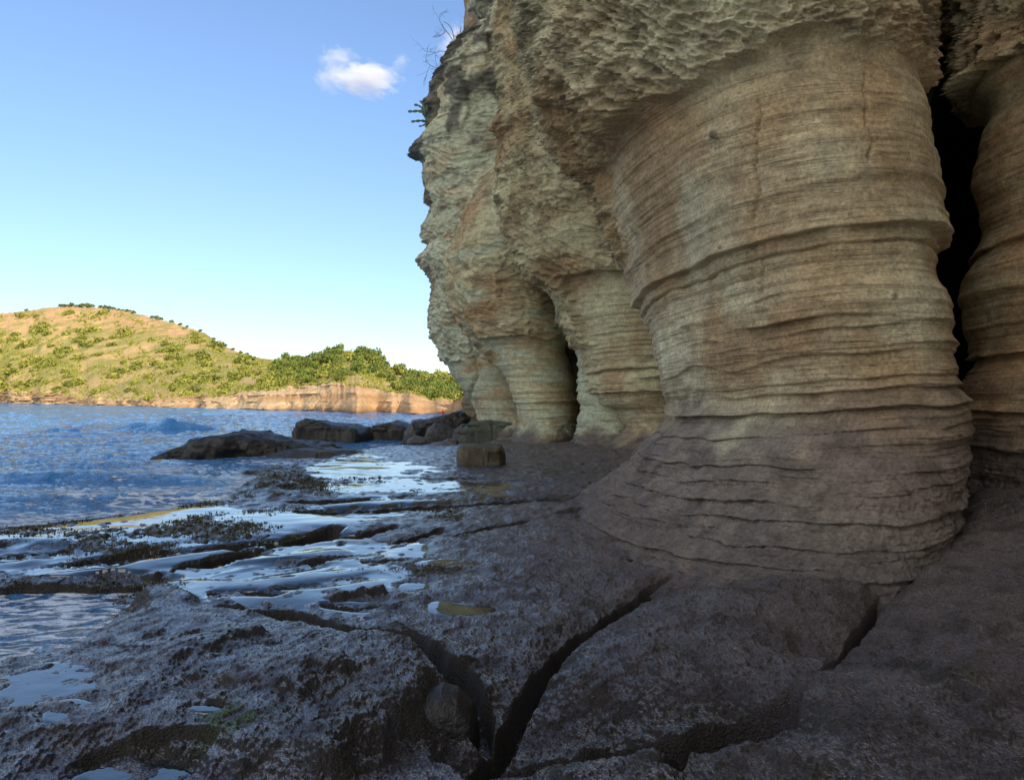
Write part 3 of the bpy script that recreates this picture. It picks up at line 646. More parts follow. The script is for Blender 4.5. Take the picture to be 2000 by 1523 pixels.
def weed():
    r_ = np.random.RandomState(11); n = 42000
    px = -80 + 980 * r_.rand(n); py = 915 + 290 * r_.rand(n) ** 1.0
    y0 = H * F / (py - HOR); x0 = (px - 1000) / F * y0
    den = fbm(x0 * 0.7, y0 * 0.9, 0 * x0, 3, 91) + 1.2 * np.exp(-(((px - 290) / 230) ** 2 + ((py - 1050 + 0.10 * (px - 290)) / 26) ** 2)) + 0.7 * np.exp(-(((px - 530) / 110) ** 2 + ((py - 950) / 26) ** 2)) + 0.35 * sst(560, 200, px) - 0.42
    kp = den > 0.55 * r_.rand(n); x0, y0, px, py = x0[kp].astype(f32), y0[kp].astype(f32), px[kp], py[kp]
    B_, c_, pm_, rel_, sd_, _l = structure(x0, y0)
    z0 = B_ + micro(x0, y0, pm_, rel_)
    ok = (sd_ > 0.0); x0, y0, z0 = x0[ok], y0[ok], np.maximum(z0[ok], SL - 0.02)
    n = len(x0); k = 16
    sz = (0.006 + 0.02 * r_.rand(n) ** 2.5) * np.clip(y0 / 8, 0.7, 2.0)
    ctr = np.stack([x0, y0, z0], -1)[:, None] + r_.normal(size=(n, k, 3)) * sz[:, None, None] * np.array([1.6, 1.3, 0.32]) + np.array([0, 0, 0.008])
    t1 = r_.normal(size=(n, k, 3)); t1 /= np.linalg.norm(t1, axis=-1, keepdims=True); t2 = r_.normal(size=(n, k, 3)); t2 /= np.linalg.norm(t2, axis=-1, keepdims=True)
    q = (sz[:, None, None] * (0.35 + 0.5 * r_.rand(n, k, 1)))
    V = np.stack([ctr - t1 * q, ctr + t2 * q * 0.6, ctr + t1 * q, ctr - t2 * q * 0.6], 2).reshape(-1, 3)
    o = mesh_from("seaweed", V, np.arange(len(V)).reshape(-1, 4), M_kelp, None, False)
    tag(o, "small dark and olive tufts of seaweed growing over the wet rock shelf", "seaweed", kind="stuff")
weed()
# ------------------------------------------------------------------ sea
ns = 1000
v = np.linspace(0, 1, ns); ys = 0.72 / mix(1 / 1.8, 1 / 60.0, v) + 0.28 * (1.8 * (3000 / 1.8) ** v)
ys = np.where(v > 0.999, 6000, ys * mix(1, 1, v)); ys = np.maximum.accumulate(ys)
k = v > 0.80
ys[k] = ys[~k][-1] * (6000 / ys[~k][-1]) ** ((v[k] - v[k][0]) / (1 - v[k][0]))
ts = np.concatenate([np.linspace(-2.2, -0.75, 120), np.linspace(-0.75, 0.15, 850)[1:], np.linspace(0.15, 1.2, 60)[1:]])
TS, YS = np.meshgrid(ts, ys); XS = (TS * YS).astype(f32); YS = YS.astype(f32)
_, sdS = base(XS, YS)
off = -sdS
amp = sst(0, 6, off) * sst(4000, 60, YS)
calm = sst(-0.5, 3.0, off)
wave = 0.0
ang = math.radians(35)
for i, (wl_, a_, an) in enumerate([(9.0, 0.11, 20), (5.0, 0.085, 48), (2.6, 0.05, 5), (1.3, 0.03, 60), (0.65, 0.024, 30), (0.3, 0.014, -10)]):
    r = math.radians(an); u_ = XS * math.cos(r) + YS * math.sin(r); q_ = -XS * math.sin(r) + YS * math.cos(r)
    n_ = pn(u_ / wl_ * 0.55, q_ / wl_ * 1.6, 0 * XS + i, 40 + i)
    fade = sst(wl_ * 220, wl_ * 60, YS)
    wave = wave + a_ * (1 - 2.2 * np.abs(n_)) * fade
wave = wave * mix(0.42, 1.0, sst(0.5, 7, off))
c = pt(335, 862, 44)[:2]
u_ = XS - c[0]; q_ = YS - c[1] + 0.25 * u_
wr_ = 1 + 0.5 * pn(XS * 0.8, YS * 0.8, 0 * XS, 48)
crest = np.exp(-np.abs(u_ / 2.6) ** 1.5 - np.abs(q_ / 0.8) ** 1.2) * 0.7 * wr_ + np.exp(-np.abs((u_ + 4.2) / 1.8) ** 1.5 - np.abs((q_ + 4) / 0.6) ** 1.2) * 0.3 * wr_
wave = wave + crest
c3 = [((XS + 6.5) / 3.5, (YS - 14.5 - 0.1 * XS) / 0.45, 0.16), ((XS + 9.5) / 3.0, (YS - 17) / 0.5, 0.2), ((XS + 3.0) / 2.0, (YS - 17.5) / 0.4, 0.10)]
for a_, b_, h_ in c3: wave = wave + h_ * np.exp(-a_ ** 2 - b_ ** 2)
Zs = SL + wave + 0.05
foam = 0.30 * np.exp(-np.clip(off, 0, 99) / 4.0) + 0.10 * np.exp(-np.clip(off, 0, 99) / 20.0) + 0.05
foam = foam + 0.22 * fbm(XS * 0.25, YS * 0.45, 0 * XS, 4, 47)
foam = foam + 0.11 * sst(60, 18, YS) * sst(14, 5, off) + 0.3 * np.clip(crest, 0, 1) + 0.55 * np.exp(-((u_ - 2.2) / 1.4) ** 2 - ((q_ + 0.5) / 1.2) ** 2) + 0.16 * np.exp(-np.clip(((XS + 4.8) / 2.6) ** 2 + ((YS - 6.6) / 1.8) ** 2, 0, 30))
foam = np.minimum(foam, 0.50)
foam = foam - 0.22 * sst(15, 60, YS)
cs = mixc((0.018, 0.13, 0.42), (0.035, 0.20, 0.44), np.clip(wave * 3, 0, 1))
cs = mixc(cs, (0.05, 0.16, 0.34), np.clip(np.exp(-np.clip(off, 0, 50) / 6), 0, 1) * 0.8)
qs = grid_quads(*XS.shape); keepq = (sdS.ravel()[qs] < 0.4).any(1)
sea = mesh_from("sea", np.stack([XS, YS, Zs], -1), qs[keepq], M_sea, {"foam": foam, "Col": cs})
tag(sea, "deep blue choppy sea breaking in foam along the rock shelf", kind="structure")

# ------------------------------------------------------------------ rocks in and by the water
def profile_rock(name, label, cat, top, base_py, D, thick, p=3.0, seed=1, col=(0.05, 0.045, 0.035), rough=0.10, zbase=SL - 0.4, lay=0.14, group=None, slant=0.0, nx_=None, mat=None, wetv=0.6):
    top = np.array(top, float)
    x0, x1 = top[0, 0], top[-1, 0]
    wpx = (x1 - x0) / F * D
    n = nx_ or int(np.clip(wpx / 0.035, 60, 420)); m = 110
    s = np.linspace(0, 1, n); px = mix(x0, x1, s)
    zt = H + (HOR - np.interp(px, top[:, 0], top[:, 1])) / F * D
    endt = np.clip(1 - np.abs(2 * s - 1) ** 10, 0, 1) ** 0.5
    ph = np.linspace(-math.pi, math.pi, m, endpoint=False)
    S, PH = np.meshgrid(s, ph, indexing='ij')
    cy_, sy_ = np.sin(PH), np.cos(PH)
    e = 2.0 / p
    hx = np.sign(cy_) * np.abs(cy_) ** e; hz = np.sign(sy_) * np.abs(sy_) ** e
    zm = (zt + zbase) / 2; hh = np.maximum((zt - zbase) / 2, 0.05)
    X = (np.interp(S, s, px) - 1000) / F * D
    Y = D + thick * hx * endt[:, None] * 0.5 + slant * (S - 0.5)
    Z = zm[:, None] + hh[:, None] * hz * (0.35 + 0.65 * endt[:, None])
    X = X.astype(f32); Y = Y.astype(f32); Z = Z.astype(f32)
    d = rough * (1.2 * pn(X * 0.7, Y * 0.7, Z * 0.9, seed) + 0.6 * fbm(X * 1.8, Y * 1.8, Z * 2.4, 4, seed + 1)) + lay * (ledges(Z + 0.08 * pn(X, Y, Z, seed), X, Y, 4.5, seed + 2) + 0.5 * ledges(Z, X, Y, 11, seed + 3))
    blk = pn(np.floor(X * 1.3 + 0.3 * pn(X, Y, Z, seed + 8)) * 0.7, np.floor(Y * 1.3) * 0.7, np.floor(Z * 2.5 + 0.3 * pn(X, Y, Z, seed + 9)) * 0.7, seed + 7)
    d = d + rough * 0.9 * blk
    Y = Y + d * hx; Z2 = Z + 0.5 * d * np.clip(hz, -1, 1); X = X + 0.6 * d * (2 * S - 1)
    V = np.stack([X, Y, Z2], -1)
    a = V[:1].mean(1, keepdims=True).repeat(m, 1); b = V[-1:].mean(1, keepdims=True).repeat(m, 1)
    V = np.concatenate([a, V, b], 0).astype(f32)
    org = V.reshape(-1, 3).mean(0); org[2] = V[..., 2].min()
    pat = fbm(V[..., 0] * 1.5, V[..., 1] * 1.5, V[..., 2] * 3, 4, seed + 5)
    col = tuple(0.62 * v for v in col)
    c = mixc(col, np.array(col) * 1.9, np.clip(0.4 + pat, 0, 1))
    c = mixc(c, (0.03, 0.03, 0.014), sst(0.1, 0.5, fbm(V[..., 0], V[..., 1], V[..., 2] + 5, 3, seed + 6)) * 0.5)
    o = grid_obj(name, V - org, mat or M_dark, {"Col": np.clip(c, 0.01, 1), "wet": np.full(V.shape[:2], wetv)}, wrap=True, loc=tuple(org))
    tag(o, label, cat, group)
    return o

G = "dark rocks standing in the surf"
profile_rock("slab_rock", "long low black slab rock sloping into the surf with foam around it", "rock",
             [(268, 922), (300, 908), (340, 893), (365, 876), (385, 860), (410, 850), (440, 845), (475, 843), (505, 846), (520, 853), (545, 858), (575, 863), (600, 866), (625, 872), (650, 882), (668, 888)], 900, 26.0, 3.2, 3.0, 1001, (0.028, 0.025, 0.02), 0.22, group=G, slant=3.0)
profile_rock("slab_rock", "low wet ledge trailing right from the long black slab rock", "rock",
             [(500, 893), (540, 884), (580, 876), (630, 874), (680, 878), (730, 884)], 890, 25.0, 2.0, 2.2, 1011, (0.03, 0.028, 0.024), 0.10, group=G)
profile_rock("boulder", "flat-topped layered black boulder, wide block at the left of the row", "boulder",
             [(579, 850), (584, 832), (596, 822), (612, 819), (640, 822), (660, 826), (690, 829), (708, 832), (716, 838), (720, 858)], 866, 33.0, 3.0, 9.0, 1021, (0.030, 0.026, 0.021), 0.16, group=G)
profile_rock("boulder", "lower black boulder with a peaked top between two bigger ones", "boulder",
             [(716, 852), (722, 838), (738, 830), (755, 825), (768, 823), (785, 826), (800, 834), (806, 852)], 862, 35.0, 2.6, 7.0, 1031, (0.027, 0.024, 0.02), 0.18, group=G)
profile_rock("boulder", "big dark boulder rising to a blunt upper right corner near the cliff", "boulder",
             [(790, 850), (793, 828), (800, 821), (812, 821), (830, 821), (850, 815), (875, 811), (890, 806), (905, 806), (914, 812), (917, 840)], 862, 34.0, 2.4, 8.0, 1041, (0.028, 0.025, 0.022), 0.2, group=G)
small = [([(788, 868), (793, 845), (802, 826), (810, 822), (818, 840), (820, 868)], 31.5, "tall narrow grey stone leaning on the left end of the big boulder", (0.075, 0.075, 0.07)),
         ([(826, 860), (838, 836), (852, 827), (868, 830), (890, 838), (902, 850), (906, 864)], 31.0, "rounded slate-grey boulder in front of the big dark one", (0.05, 0.05, 0.055)),
         ([(794, 874), (800, 858), (812, 851), (832, 854), (850, 862), (858, 872)], 29.5, "low smooth grey stone at the water in front of the boulder pile", (0.08, 0.08, 0.075)),
         ([(838, 872), (848, 864), (864, 861), (876, 866), (880, 872)], 28.5, "small flat pale slab lying in front of the boulder pile", (0.12, 0.12, 0.11)),
         ([(862, 873), (868, 862), (878, 858), (892, 861), (898, 872)], 28.5, "small brown stone against the foot of the greenish ledge", (0.07, 0.06, 0.045)),
         ([(884, 850), (892, 836), (904, 828), (914, 832), (918, 850)], 30.5, "small knobbly rock wedged between boulder and cliff", (0.06, 0.058, 0.05)),
         ([(770, 873), (776, 866), (786, 864), (794, 872)], 30.0, "little dark stone awash left of the boulder pile", (0.04, 0.04, 0.04))]
for i, (tp, D, lb, c) in enumerate(small):
    profile_rock("boulder", lb, "boulder", tp, 870, D, 1.3, 4.5, 1100 + 10 * i, c, 0.10, group=G, lay=0.04)
profile_rock("stone", "rounded black boulder wedged where two rock channels meet in the near shelf", "boulder",
             [(800, 1440), (812, 1385), (835, 1350), (865, 1335), (895, 1345), (922, 1375), (938, 1440)], 1440, 4.05, 0.36, 2.6, 1231, (0.018, 0.017, 0.018), 0.035, zbase=-0.4, lay=0.0, nx_=160, wetv=0.8)
profile_rock("ledge_rock", "greenish layered ledge at the foot of the farthest pillar", "rock",
             [(884, 874), (890, 854), (904, 838), (920, 826), (945, 820), (975, 819), (1005, 822), (1022, 872)], 870, 30.5, 2.2, 10.0, 1201, (0.085, 0.10, 0.075), 0.09, lay=0.34)
profile_rock("stone_block", "squared brown stone block lying on the shelf before the farthest pillar", "rock",
             [(892, 885), (894, 872), (902, 867), (930, 866), (955, 869), (978, 870), (988, 876), (986, 888)], 906, 19.6, 1.1, 9.0, 1211, (0.085, 0.07, 0.042), 0.07, zbase=-0.12, lay=0.05, wetv=0.3)

# ------------------------------------------------------------------ headland
def ip(px, tab): 
    tab = np.array(tab, float); return np.interp(px, tab[:, 0], tab[:, 1])
SKY = [(-700, 700), (-300, 640), (0, 613), (60, 606), (100, 600), (140, 598), (200, 601), (250, 609), (300, 621), (350, 634), (400, 650), (430, 672), (470, 690), (500, 698), (560, 706), (600, 706), (640, 692), (680, 684), (720, 694), (760, 714), (800, 730), (830, 740), (880, 742), (910, 755), (960, 770), (1100, 790)]
SHO = [(-700, 790), (-300, 787), (0, 787.5), (200, 792), (400, 798.5), (550, 804), (700, 808.5), (850, 811), (940, 812), (1100, 813)]
CLF = [(-700, 775), (0, 766), (100, 770), (200, 778), (300, 782), (360, 775), (400, 774), (450, 768), (520, 762), (600, 753), (660, 746), (700, 752), (740, 761), (790, 765), (840, 777), (880, 780), (920, 776), (1000, 780), (1100, 785)]
DRG = [(-700, 1000), (0, 820), (200, 720), (400, 520), (500, 420), (600, 330), (700, 290), (800, 270), (900, 260), (1100, 250)]
pxh = np.linspace(-600, 1060, 1300)
vv = np.concatenate([np.linspace(0, 0.35, 110), np.linspace(0.35, 1.0, 260)[1:], np.linspace(1.0, 1.5, 12)[1:]])
def hill(px, v):
    psh = ip(px, SHO); D0 = (H - SL) * F / (psh - HOR)
    pcl = ip(px, CLF) + 6.0 * pn(px / 34, 0 * px, 0 * px + 9.7, 77) + 4.0 * pn(px / 13, 0 * px, 0 * px + 7.7, 74) + 2 * pn(px / 5, 0 * px, 0 * px + 7.7, 75); psk = ip(px, SKY); D1 = ip(px, DRG)
    jut = 1 + 0.06 * pn(px / 30, 0 * px, 0 * px + 2.3, 78) + 0.05 * pn(px / 70, 0 * px, 0 * px + 3.3, 60) + 0.010 * pn(px / 18, 0 * px, 0 * px + 1.3, 61) - 0.05 * np.exp(-((px - 815) / 26) ** 2) - 0.06 * np.exp(-((px - 700) / 14) ** 2) - 0.16 * np.exp(-((px - 912) / 16) ** 2)
    D0 = D0 * jut
    a = np.clip(v / 0.35, 0, 1); b = np.clip((v - 0.35) / 0.65, 0, 1); c_ = np.clip((v - 1) / 0.5, 0, 1)
    Dc = D0 * 1.10 + 5
    D = D0 + (Dc - D0) * a ** 1.5 + (D1 - Dc) * b ** 1.15 + 200 * c_
    py = psh + (pcl - psh) * a + (psk - pcl) * b
    z = H + (HOR - py) / F * D
    z = np.where(a < 1, SL - 0.3 + (H + (HOR - pcl) / F * Dc - SL + 0.3) * a ** 0.85, z)
    z = z - 60 * c_ ** 1.2
    x = (px - 1000) / F * D
    return x, D, z
PXH, VV = np.meshgrid(pxh, vv)
hx_, hy_, hz_ = hill(PXH, VV)
dn = 2.5 * fbm(hx_ / 40, hy_ / 40, hz_ / 25, 4, 62) * sst(0.30, 0.55, VV) * sst(1.0, 0.8, VV)
hz_ = hz_ + dn * (hy_ / 500)
a = sst(0.0, 0.04, VV) * sst(0.42, 0.30, VV)
hrel = 1.7 * (0.6 * fbm(hx_ / 6, hy_ / 6, hz_ / 2.2, 4, 63) + 0.3 * (1 - 2 * np.abs(pn(hx_ / 4, hy_ / 4, hz_ / 14, 64))) + 1.1 * ledges(hz_ / 2.5, hx_ / 12, hy_ / 12, 2.0, 76)) * a * (hy_ / 180)
top_rough = sst(0.78, 0.95, VV) * sst(420, 330, PXH)
hy2 = hy_ - hrel * 1.6 - top_rough * 3 * ledges(hz_ / 4, hx_ / 40, hy_ / 40, 3, 65)
hz_ = hz_ + 1.2 * top_rough * fbm(hx_ / 7, hy_ / 7, hz_ / 3, 3, 66)
pat = fbm(hx_ / 30, hy_ / 30, hz_ / 14, 5, 67)
ch = mixc((0.50, 0.37, 0.175), (0.42, 0.34, 0.15), np.clip(0.5 + pat, 0, 1))
ch = mixc(ch, (0.27, 0.27, 0.085), 0.85 * sst(-0.25, 0.4, pat + 0.1) * sst(0.35, 0.5, VV))
cl = sst(0.42, 0.33, VV)
bed = pn(hx_ / 60, hy_ / 60, hz_ * 1.3, 68)
cc = mixc((0.60, 0.45, 0.27), (0.46, 0.28, 0.14), np.clip(0.4 + bed + 0.5 * pn(hx_ / 12, hy_ / 12, hz_ / 4, 69), 0, 1))
cc = mixc(cc, (0.36, 0.15, 0.06), np.exp(-((PXH - 912) / 22) ** 2) * 0.9)
ch = ch * (1 - cl[..., None]) + cc * cl[..., None]
ch = mixc(ch, (0.55, 0.33, 0.20), top_rough * sst(-0.3, 0.3, fbm(hx_ / 12, hy_ / 12, hz_ / 3, 3, 70)) * 0.8)
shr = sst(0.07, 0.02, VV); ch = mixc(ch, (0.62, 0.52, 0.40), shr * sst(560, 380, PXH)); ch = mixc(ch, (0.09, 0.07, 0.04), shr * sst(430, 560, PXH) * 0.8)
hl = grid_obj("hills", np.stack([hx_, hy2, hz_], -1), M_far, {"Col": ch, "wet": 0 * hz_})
tag(hl, "sunlit golden headland of bare slopes and low sea cliffs across the bay", kind="structure")

rng = np.random.RandomState(5)
def leaf_quads(n, rad, size, rng, flat=0.75):
    """leafy shell with gaps: leaf-sized quads around several sub-clumps"""
    k = max(3, n // 22)
    cc_ = rng.normal(size=(k, 3)); cc_ /= np.linalg.norm(cc_, axis=1, keepdims=True) + 1e-6
    cc_ *= (0.35 + 0.4 * rng.rand(k, 1)) * rad; cc_[:, 2] = np.abs(cc_[:, 2]) * flat
    who = rng.randint(0, k, n)
    off_ = rng.normal(size=(n, 3)); off_ /= np.linalg.norm(off_, axis=1, keepdims=True) + 1e-6
    p_ = cc_[who] + off_ * rad * (0.38 * rng.rand(n, 1) ** 0.4)
    p_[:, 2] = np.maximum(p_[:, 2], -0.1 * rad)
    nrm = off_ + 0.6 * rng.normal(size=(n, 3)); nrm /= np.linalg.norm(nrm, axis=1, keepdims=True)
    t1 = np.cross(nrm, rng.normal(size=(n, 3))); t1 /= np.linalg.norm(t1, axis=1, keepdims=True) + 1e-6
    t2 = np.cross(nrm, t1)
    sz = size * (0.6 + 0.8 * rng.rand(n, 1))
    V = np.stack([p_ - t1 * sz, p_ + t2 * sz * 0.7, p_ + t1 * sz, p_ - t2 * sz * 0.7], 1)
    return V, who, k

def tube(P, R, seg=5):
    P = np.asarray(P, float); R = np.asarray(R, float); n = len(P)
    T = np.gradient(P, axis=0); T /= np.linalg.norm(T, axis=1, keepdims=True) + 1e-9
    a_ = np.cross(T, [0.3, 0.9, 0.2]); a_ /= np.linalg.norm(a_, axis=1, keepdims=True) + 1e-9; b_ = np.cross(T, a_)
    th_ = np.linspace(0, 2 * math.pi, seg, endpoint=False)
    V = P[:, None] + R[:, None, None] * (np.cos(th_)[None, :, None] * a_[:, None] + np.sin(th_)[None, :, None] * b_[:, None])
    return V.reshape(-1, 3), grid_quads(n, seg, True)

class MB:
    def __init__(s): s.v = []; s.q = []; s.n = 0; s.t = []
    def add(s, V, Q, tone=0.0):
        V = np.asarray(V).reshape(-1, 3); s.v.append(V); s.q.append(np.asarray(Q) + s.n); s.n += len(V); s.t.append(np.full(len(V), tone))
    def build(s, name, mat, parent=None, smooth=True, loc=(0, 0, 0)):
        return mesh_from(name, np.concatenate(s.v), np.concatenate(s.q), mat, {"tone": np.concatenate(s.t)}, smooth, parent, loc)

def make_bush(kind, n, rad, size, mat, trunk_h):
    root = empty(kind)
    V, who, k = leaf_quads(n, rad, size, rng)
    V = V + np.array([0, 0, trunk_h])
    tone = np.repeat(rng.rand(k)[who] * 0.9 + rng.rand(n) * 0.1, 4)
    cr = mesh_from("crown", V.reshape(-1, 3), np.arange(4 * n).reshape(-1, 4), mat, {"tone": tone}, False, root)
    m_ = MB()
    for j in range(4):
        a_ = rng.rand() * 6.28; e_ = np.array([math.cos(a_) * rad * 0.45, math.sin(a_) * rad * 0.45, trunk_h + rad * 0.5])
        m_.add(*tube([(0, 0, -0.5 * rad), (e_[0] * 0.3, e_[1] * 0.3, trunk_h * 0.6), e_], [rad * 0.07, rad * 0.05, rad * 0.02]))
    m_.build("trunk", M_bark, root)
    return root

protos = {}
def spawn(key, make, loc, s, label, cat, group):
    if key not in protos:
        r = make(); protos[key] = [r, list(r.children)]; o = r
    else:
        src, ch_ = protos[key]
        o = src.copy(); COL.objects.link(o)
        for c_ in ch_:
            d_ = c_.copy(); COL.objects.link(d_); d_.parent = o
    o.location = loc; o.rotation_euler = (0, 0, rng.rand() * 6.28); o.scale = (s * (0.85 + 0.4 * rng.rand()), s * (0.85 + 0.4 * rng.rand()), s * (0.8 + 0.3 * rng.rand()))
    tag(o, label, cat, group)
    return o

def hill_pt(px, py):
    """point of the slope seen at a photo position (above the little cliff)"""
    pcl = ip(px, CLF); psk = ip(px, SKY)
    b = np.clip((pcl - py) / (pcl - psk), 0, 1); v_ = 0.35 + 0.65 * b
    x, y, z = hill(np.array([px], float), np.array([v_]))
    d_ = 2.5 * fbm(x / 40, y / 40, z / 25, 4, 62) * sst(0.30, 0.55, np.array([v_])) * sst(1.0, 0.8, np.array([v_])) * y / 500
    return np.array([x[0], y[0], (z + d_)[0]])

GT, GS, GB = "trees crowding the nearer end of the headland", "bushes scattered over the headland slope", "bushes standing along the headland skyline"
cnt = 0
# skyline bushes of the far hill
for (px, r) in [(52, 3.0), (118, 3.8), (128, 4), (140, 4.2), (150, 3.2), (160, 4.4), (170, 5), (178, 4.2), (196, 3.4), (205, 3.6), (214, 3.8), (222, 3.2), (232, 2.6), (240, 2.6), (250, 3.2), (260, 3), (298, 3), (305, 3.4), (314, 3), (335, 2.6), (352, 2.2), (366, 1.8), (391, 2.0), (418, 2.0), (428, 2.4), (440, 2.6), (455, 2.2), (470, 2), (483, 2)]:
    loc = hill_pt(px, ip(px, SKY) + 0.5)
    spawn("sky%d" % (cnt % 3), lambda: make_bush("bush", 260, 1.0, 0.17, M_tree, 0.25), loc, r * 0.82, "dark bush standing on the skyline of the far headland hill", "bush", GB); cnt += 1
# trees on the nearer knoll and the wooded slope right of it
def dense(px, py):
    n_ = float(pn(np.array([px / 26.]), np.array([py / 16.]), np.array([1.7]), 71)[0])
    return n_
tries = 0; trees_n = 0
while trees_n < 250 and tries < 4000:
    tries += 1
    px = 540 + 390 * rng.rand(); psk = float(ip(px, SKY)); pcl = float(ip(px, CLF))
    py = psk + (pcl - psk) * rng.rand() ** 0.8
    if dense(px, py) < -0.18 and px < 800: continue
    loc = hill_pt(px, py); s = (1.0 + 0.8 * rng.rand()) * (loc[1] / 260) * (1.25 if py < psk + 25 else 1.0)
    spawn("tree%d" % (trees_n % 6), lambda: make_bush("tree", 420, 1.0, 0.12, M_tree if len(protos) % 4 else M_leaf, 0.35), loc, s * 1.7, "small leafy tree among many on the nearer wooded end of the headland", "tree", GT); trees_n += 1
tries = 0; bn = 0
while bn < 250 and tries < 6000:
    tries += 1
    px = -40 + 640 * rng.rand(); psk = float(ip(px, SKY)); pcl = float(ip(px, CLF))
    py = psk + 8 + (pcl - psk - 8) * rng.rand()
    d_ = dense(px, py) + 0.5 * (py - psk) / (pcl - psk) - 0.2
    if d_ < 0: continue
    loc = hill_pt(px, py); s = (0.7 + 0.9 * rng.rand()) * (loc[1] / 480)
    spawn("bush%d" % (bn % 6), lambda: make_bush("bush", 300, 1.0, 0.15, M_leaf, 0.05), loc, s * 3.3, "rounded green bush, one of many scattered over the sunlit headland slope", "bush", GS); bn += 1
# low scrub between them
def scrub():
    vs_, tn = [], []
    n = 19000; k_ = 0
    PX = -590 + 1530 * rng.rand(n); rr = rng.rand(n)
    PS = ip(PX, SKY); PC = ip(PX, CLF); PY = PS + 3 + (PC + 4 + 9 * (PX < 470) - PS) * rr
    dn_ = 1.3 * pn(PX / 34., PY / 16., 0 * PX + 4.4, 72) + 0.6 * pn(PX / 12., PY / 8., 0 * PX + 1.4, 73) + 0.75 * rr - 0.10
    dn_ = np.where(PX > 700, dn_ + 0.4, dn_)
    keep = dn_ > 0
    PX, PY = PX[keep], PY[keep]
    PSk = ip(PX, SKY); PCk = ip(PX, CLF); V_ = 0.35 + 0.65 * np.clip((PCk - PY) / (PCk - PSk), 0, 1)
    x, y, z = hill(PX, V_)
    z = z + 2.5 * fbm(x / 40, y / 40, z / 25, 4, 62) * sst(0.30, 0.55, V_) * sst(1.0, 0.8, V_) * y / 500
    for i in range(len(PX)):
        s = (0.5 + 1.2 * rng.rand() ** 2) * y[i] / 380
        Vq, who, kk_ = leaf_quads(26, s, s * 0.26, rng, 0.6)
        vs_.append(Vq + np.array([x[i], y[i], z[i]])); tn.append(np.full(26 * 4, 0.25 + 0.9 * rng.rand()))
    V = np.concatenate(vs_).reshape(-1, 3)
    o = mesh_from("scrub", V, np.arange(len(V)).reshape(-1, 4), M_leaf, {"tone": np.concatenate(tn)}, False)
    tag(o, "low green and yellow scrub covering the sunlit headland slopes", "scrub", kind="stuff")
scrub()

# seated figure in red at the far shore
def person():
    m_, n_, b_ = new_mat("red shirt"); b_.inputs["Base Color"].default_value = (0.55, 0.04, 0.03, 1); b_.inputs["Roughness"].default_value = 0.8
    s_, n_, b_ = new_mat("skin"); b_.inputs["Base Color"].default_value = (0.35, 0.18, 0.11, 1)
    verts = [(0, 0, .12), (0, 0, .32), (0, 0, .56), (0, 0, .68), (0, -.02, .80), (0, -.02, .93), (.18, 0, .58), (.26, -.12, .36), (.16, -.32, .38), (-.18, 0, .58), (-.26, -.12, .36), (-.16, -.32, .38),
             (.10, 0, .12), (.12, -.42, .42), (.12, -.58, .04), (.12, -.74, .03), (-.10, 0, .12), (-.12, -.42, .40), (-.12, -.56, .04), (-.12, -.72, .03)]
    edges = [(0, 1), (1, 2), (2, 3), (3, 4), (4, 5), (2, 6), (6, 7), (7, 8), (2, 9), (9, 10), (10, 11), (0, 12), (12, 13), (13, 14), (14, 15), (0, 16), (16, 17), (17, 18), (18, 19)]
    rad = [.14, .13, .15, .055, .09, .085, .06, .045, .03, .06, .045, .03, .09, .065, .045, .04, .09, .065, .045, .04]
    me = bpy.data.meshes.new("person"); me.from_pydata(verts, edges, []); o = bpy.data.objects.new("person", me); COL.objects.link(o)
    md = o.modifiers.new("skin", 'SKIN')
    for i, r in enumerate(rad): me.skin_vertices[0].data[i].radius = (r, r)
    me.skin_vertices[0].data[0].use_root = True
    o.modifiers.new("sub", 'SUBSURF').render_levels = 1
    me.materials.append(m_)
    return o
x, y, z = hill(np.array([868.0]), np.array([0.02]))
pp = person(); pp.location = (float(x[0]), float(y[0]) - 2.0, SL + 0.02); pp.scale = (0.85, 0.85, 0.85); tag(pp, "tiny person in red sitting at the foot of the far orange cliff", "person")

# ------------------------------------------------------------------ plants on the cliff edge
def cactus():
    root = empty("prickly_pear", tuple(pt(838, 236, 31.0)))
    tag(root, "spiky blue-green prickly pear cactus jutting from the cliff edge against the sky", "cactus")
    o0 = pt(838, 236, 31.0)
    pads = [((840, 240), (832, 228), 7), ((832, 228), (826, 219), 6), ((826, 219), (817, 217), 5), ((817, 217), (806, 218), 5.5), ((806, 218), (797, 218), 4.5), ((832, 228), (824, 211), 5), ((824, 211), (817, 206), 3.6), ((817, 206), (809, 205), 4.5), ((830, 224), (826, 204), 4.4), ((826, 204), (820, 197), 3), ((834, 222), (833, 206), 5),
            ((836, 238), (822, 236), 4.5), ((822, 236), (812, 237), 4.0), ((812, 237), (803, 238), 4.6), ((836, 240), (825, 246), 3.6), ((825, 246), (818, 247), 3)]
    r_ = np.random.RandomState(3)
    for a_, b_, wd in pads:
        D = 30.8 + 0.5 * r_.rand(); A_ = pt(*a_, D); B_ = pt(*b_, D); c_ = (A_ + B_) / 2; ax = B_ - A_; L_ = np.linalg.norm(ax); ax /= L_
        sd_ = np.cross(ax, [0.3 * r_.normal(), -1, 0.3 * r_.normal()]); sd_ /= np.linalg.norm(sd_); nn = np.cross(ax, sd_)
        u_ = np.linspace(0, math.pi, 10); w_ = np.linspace(0, 2 * math.pi, 14, endpoint=False); U, W = np.meshgrid(u_, w_, indexing='ij')
        rr = wd / F * D * 0.62
        V = c_ - o0 + (-np.cos(U)[..., None] * ax * L_ * 0.56) + (np.sin(U) * np.cos(W))[..., None] * sd_ * rr * (1 - 0.15 * np.cos(U))[..., None] + (np.sin(U) * np.sin(W))[..., None] * nn * rr * 0.28
        grid_obj("pad", V, M_cactus, wrap=True, parent=root)
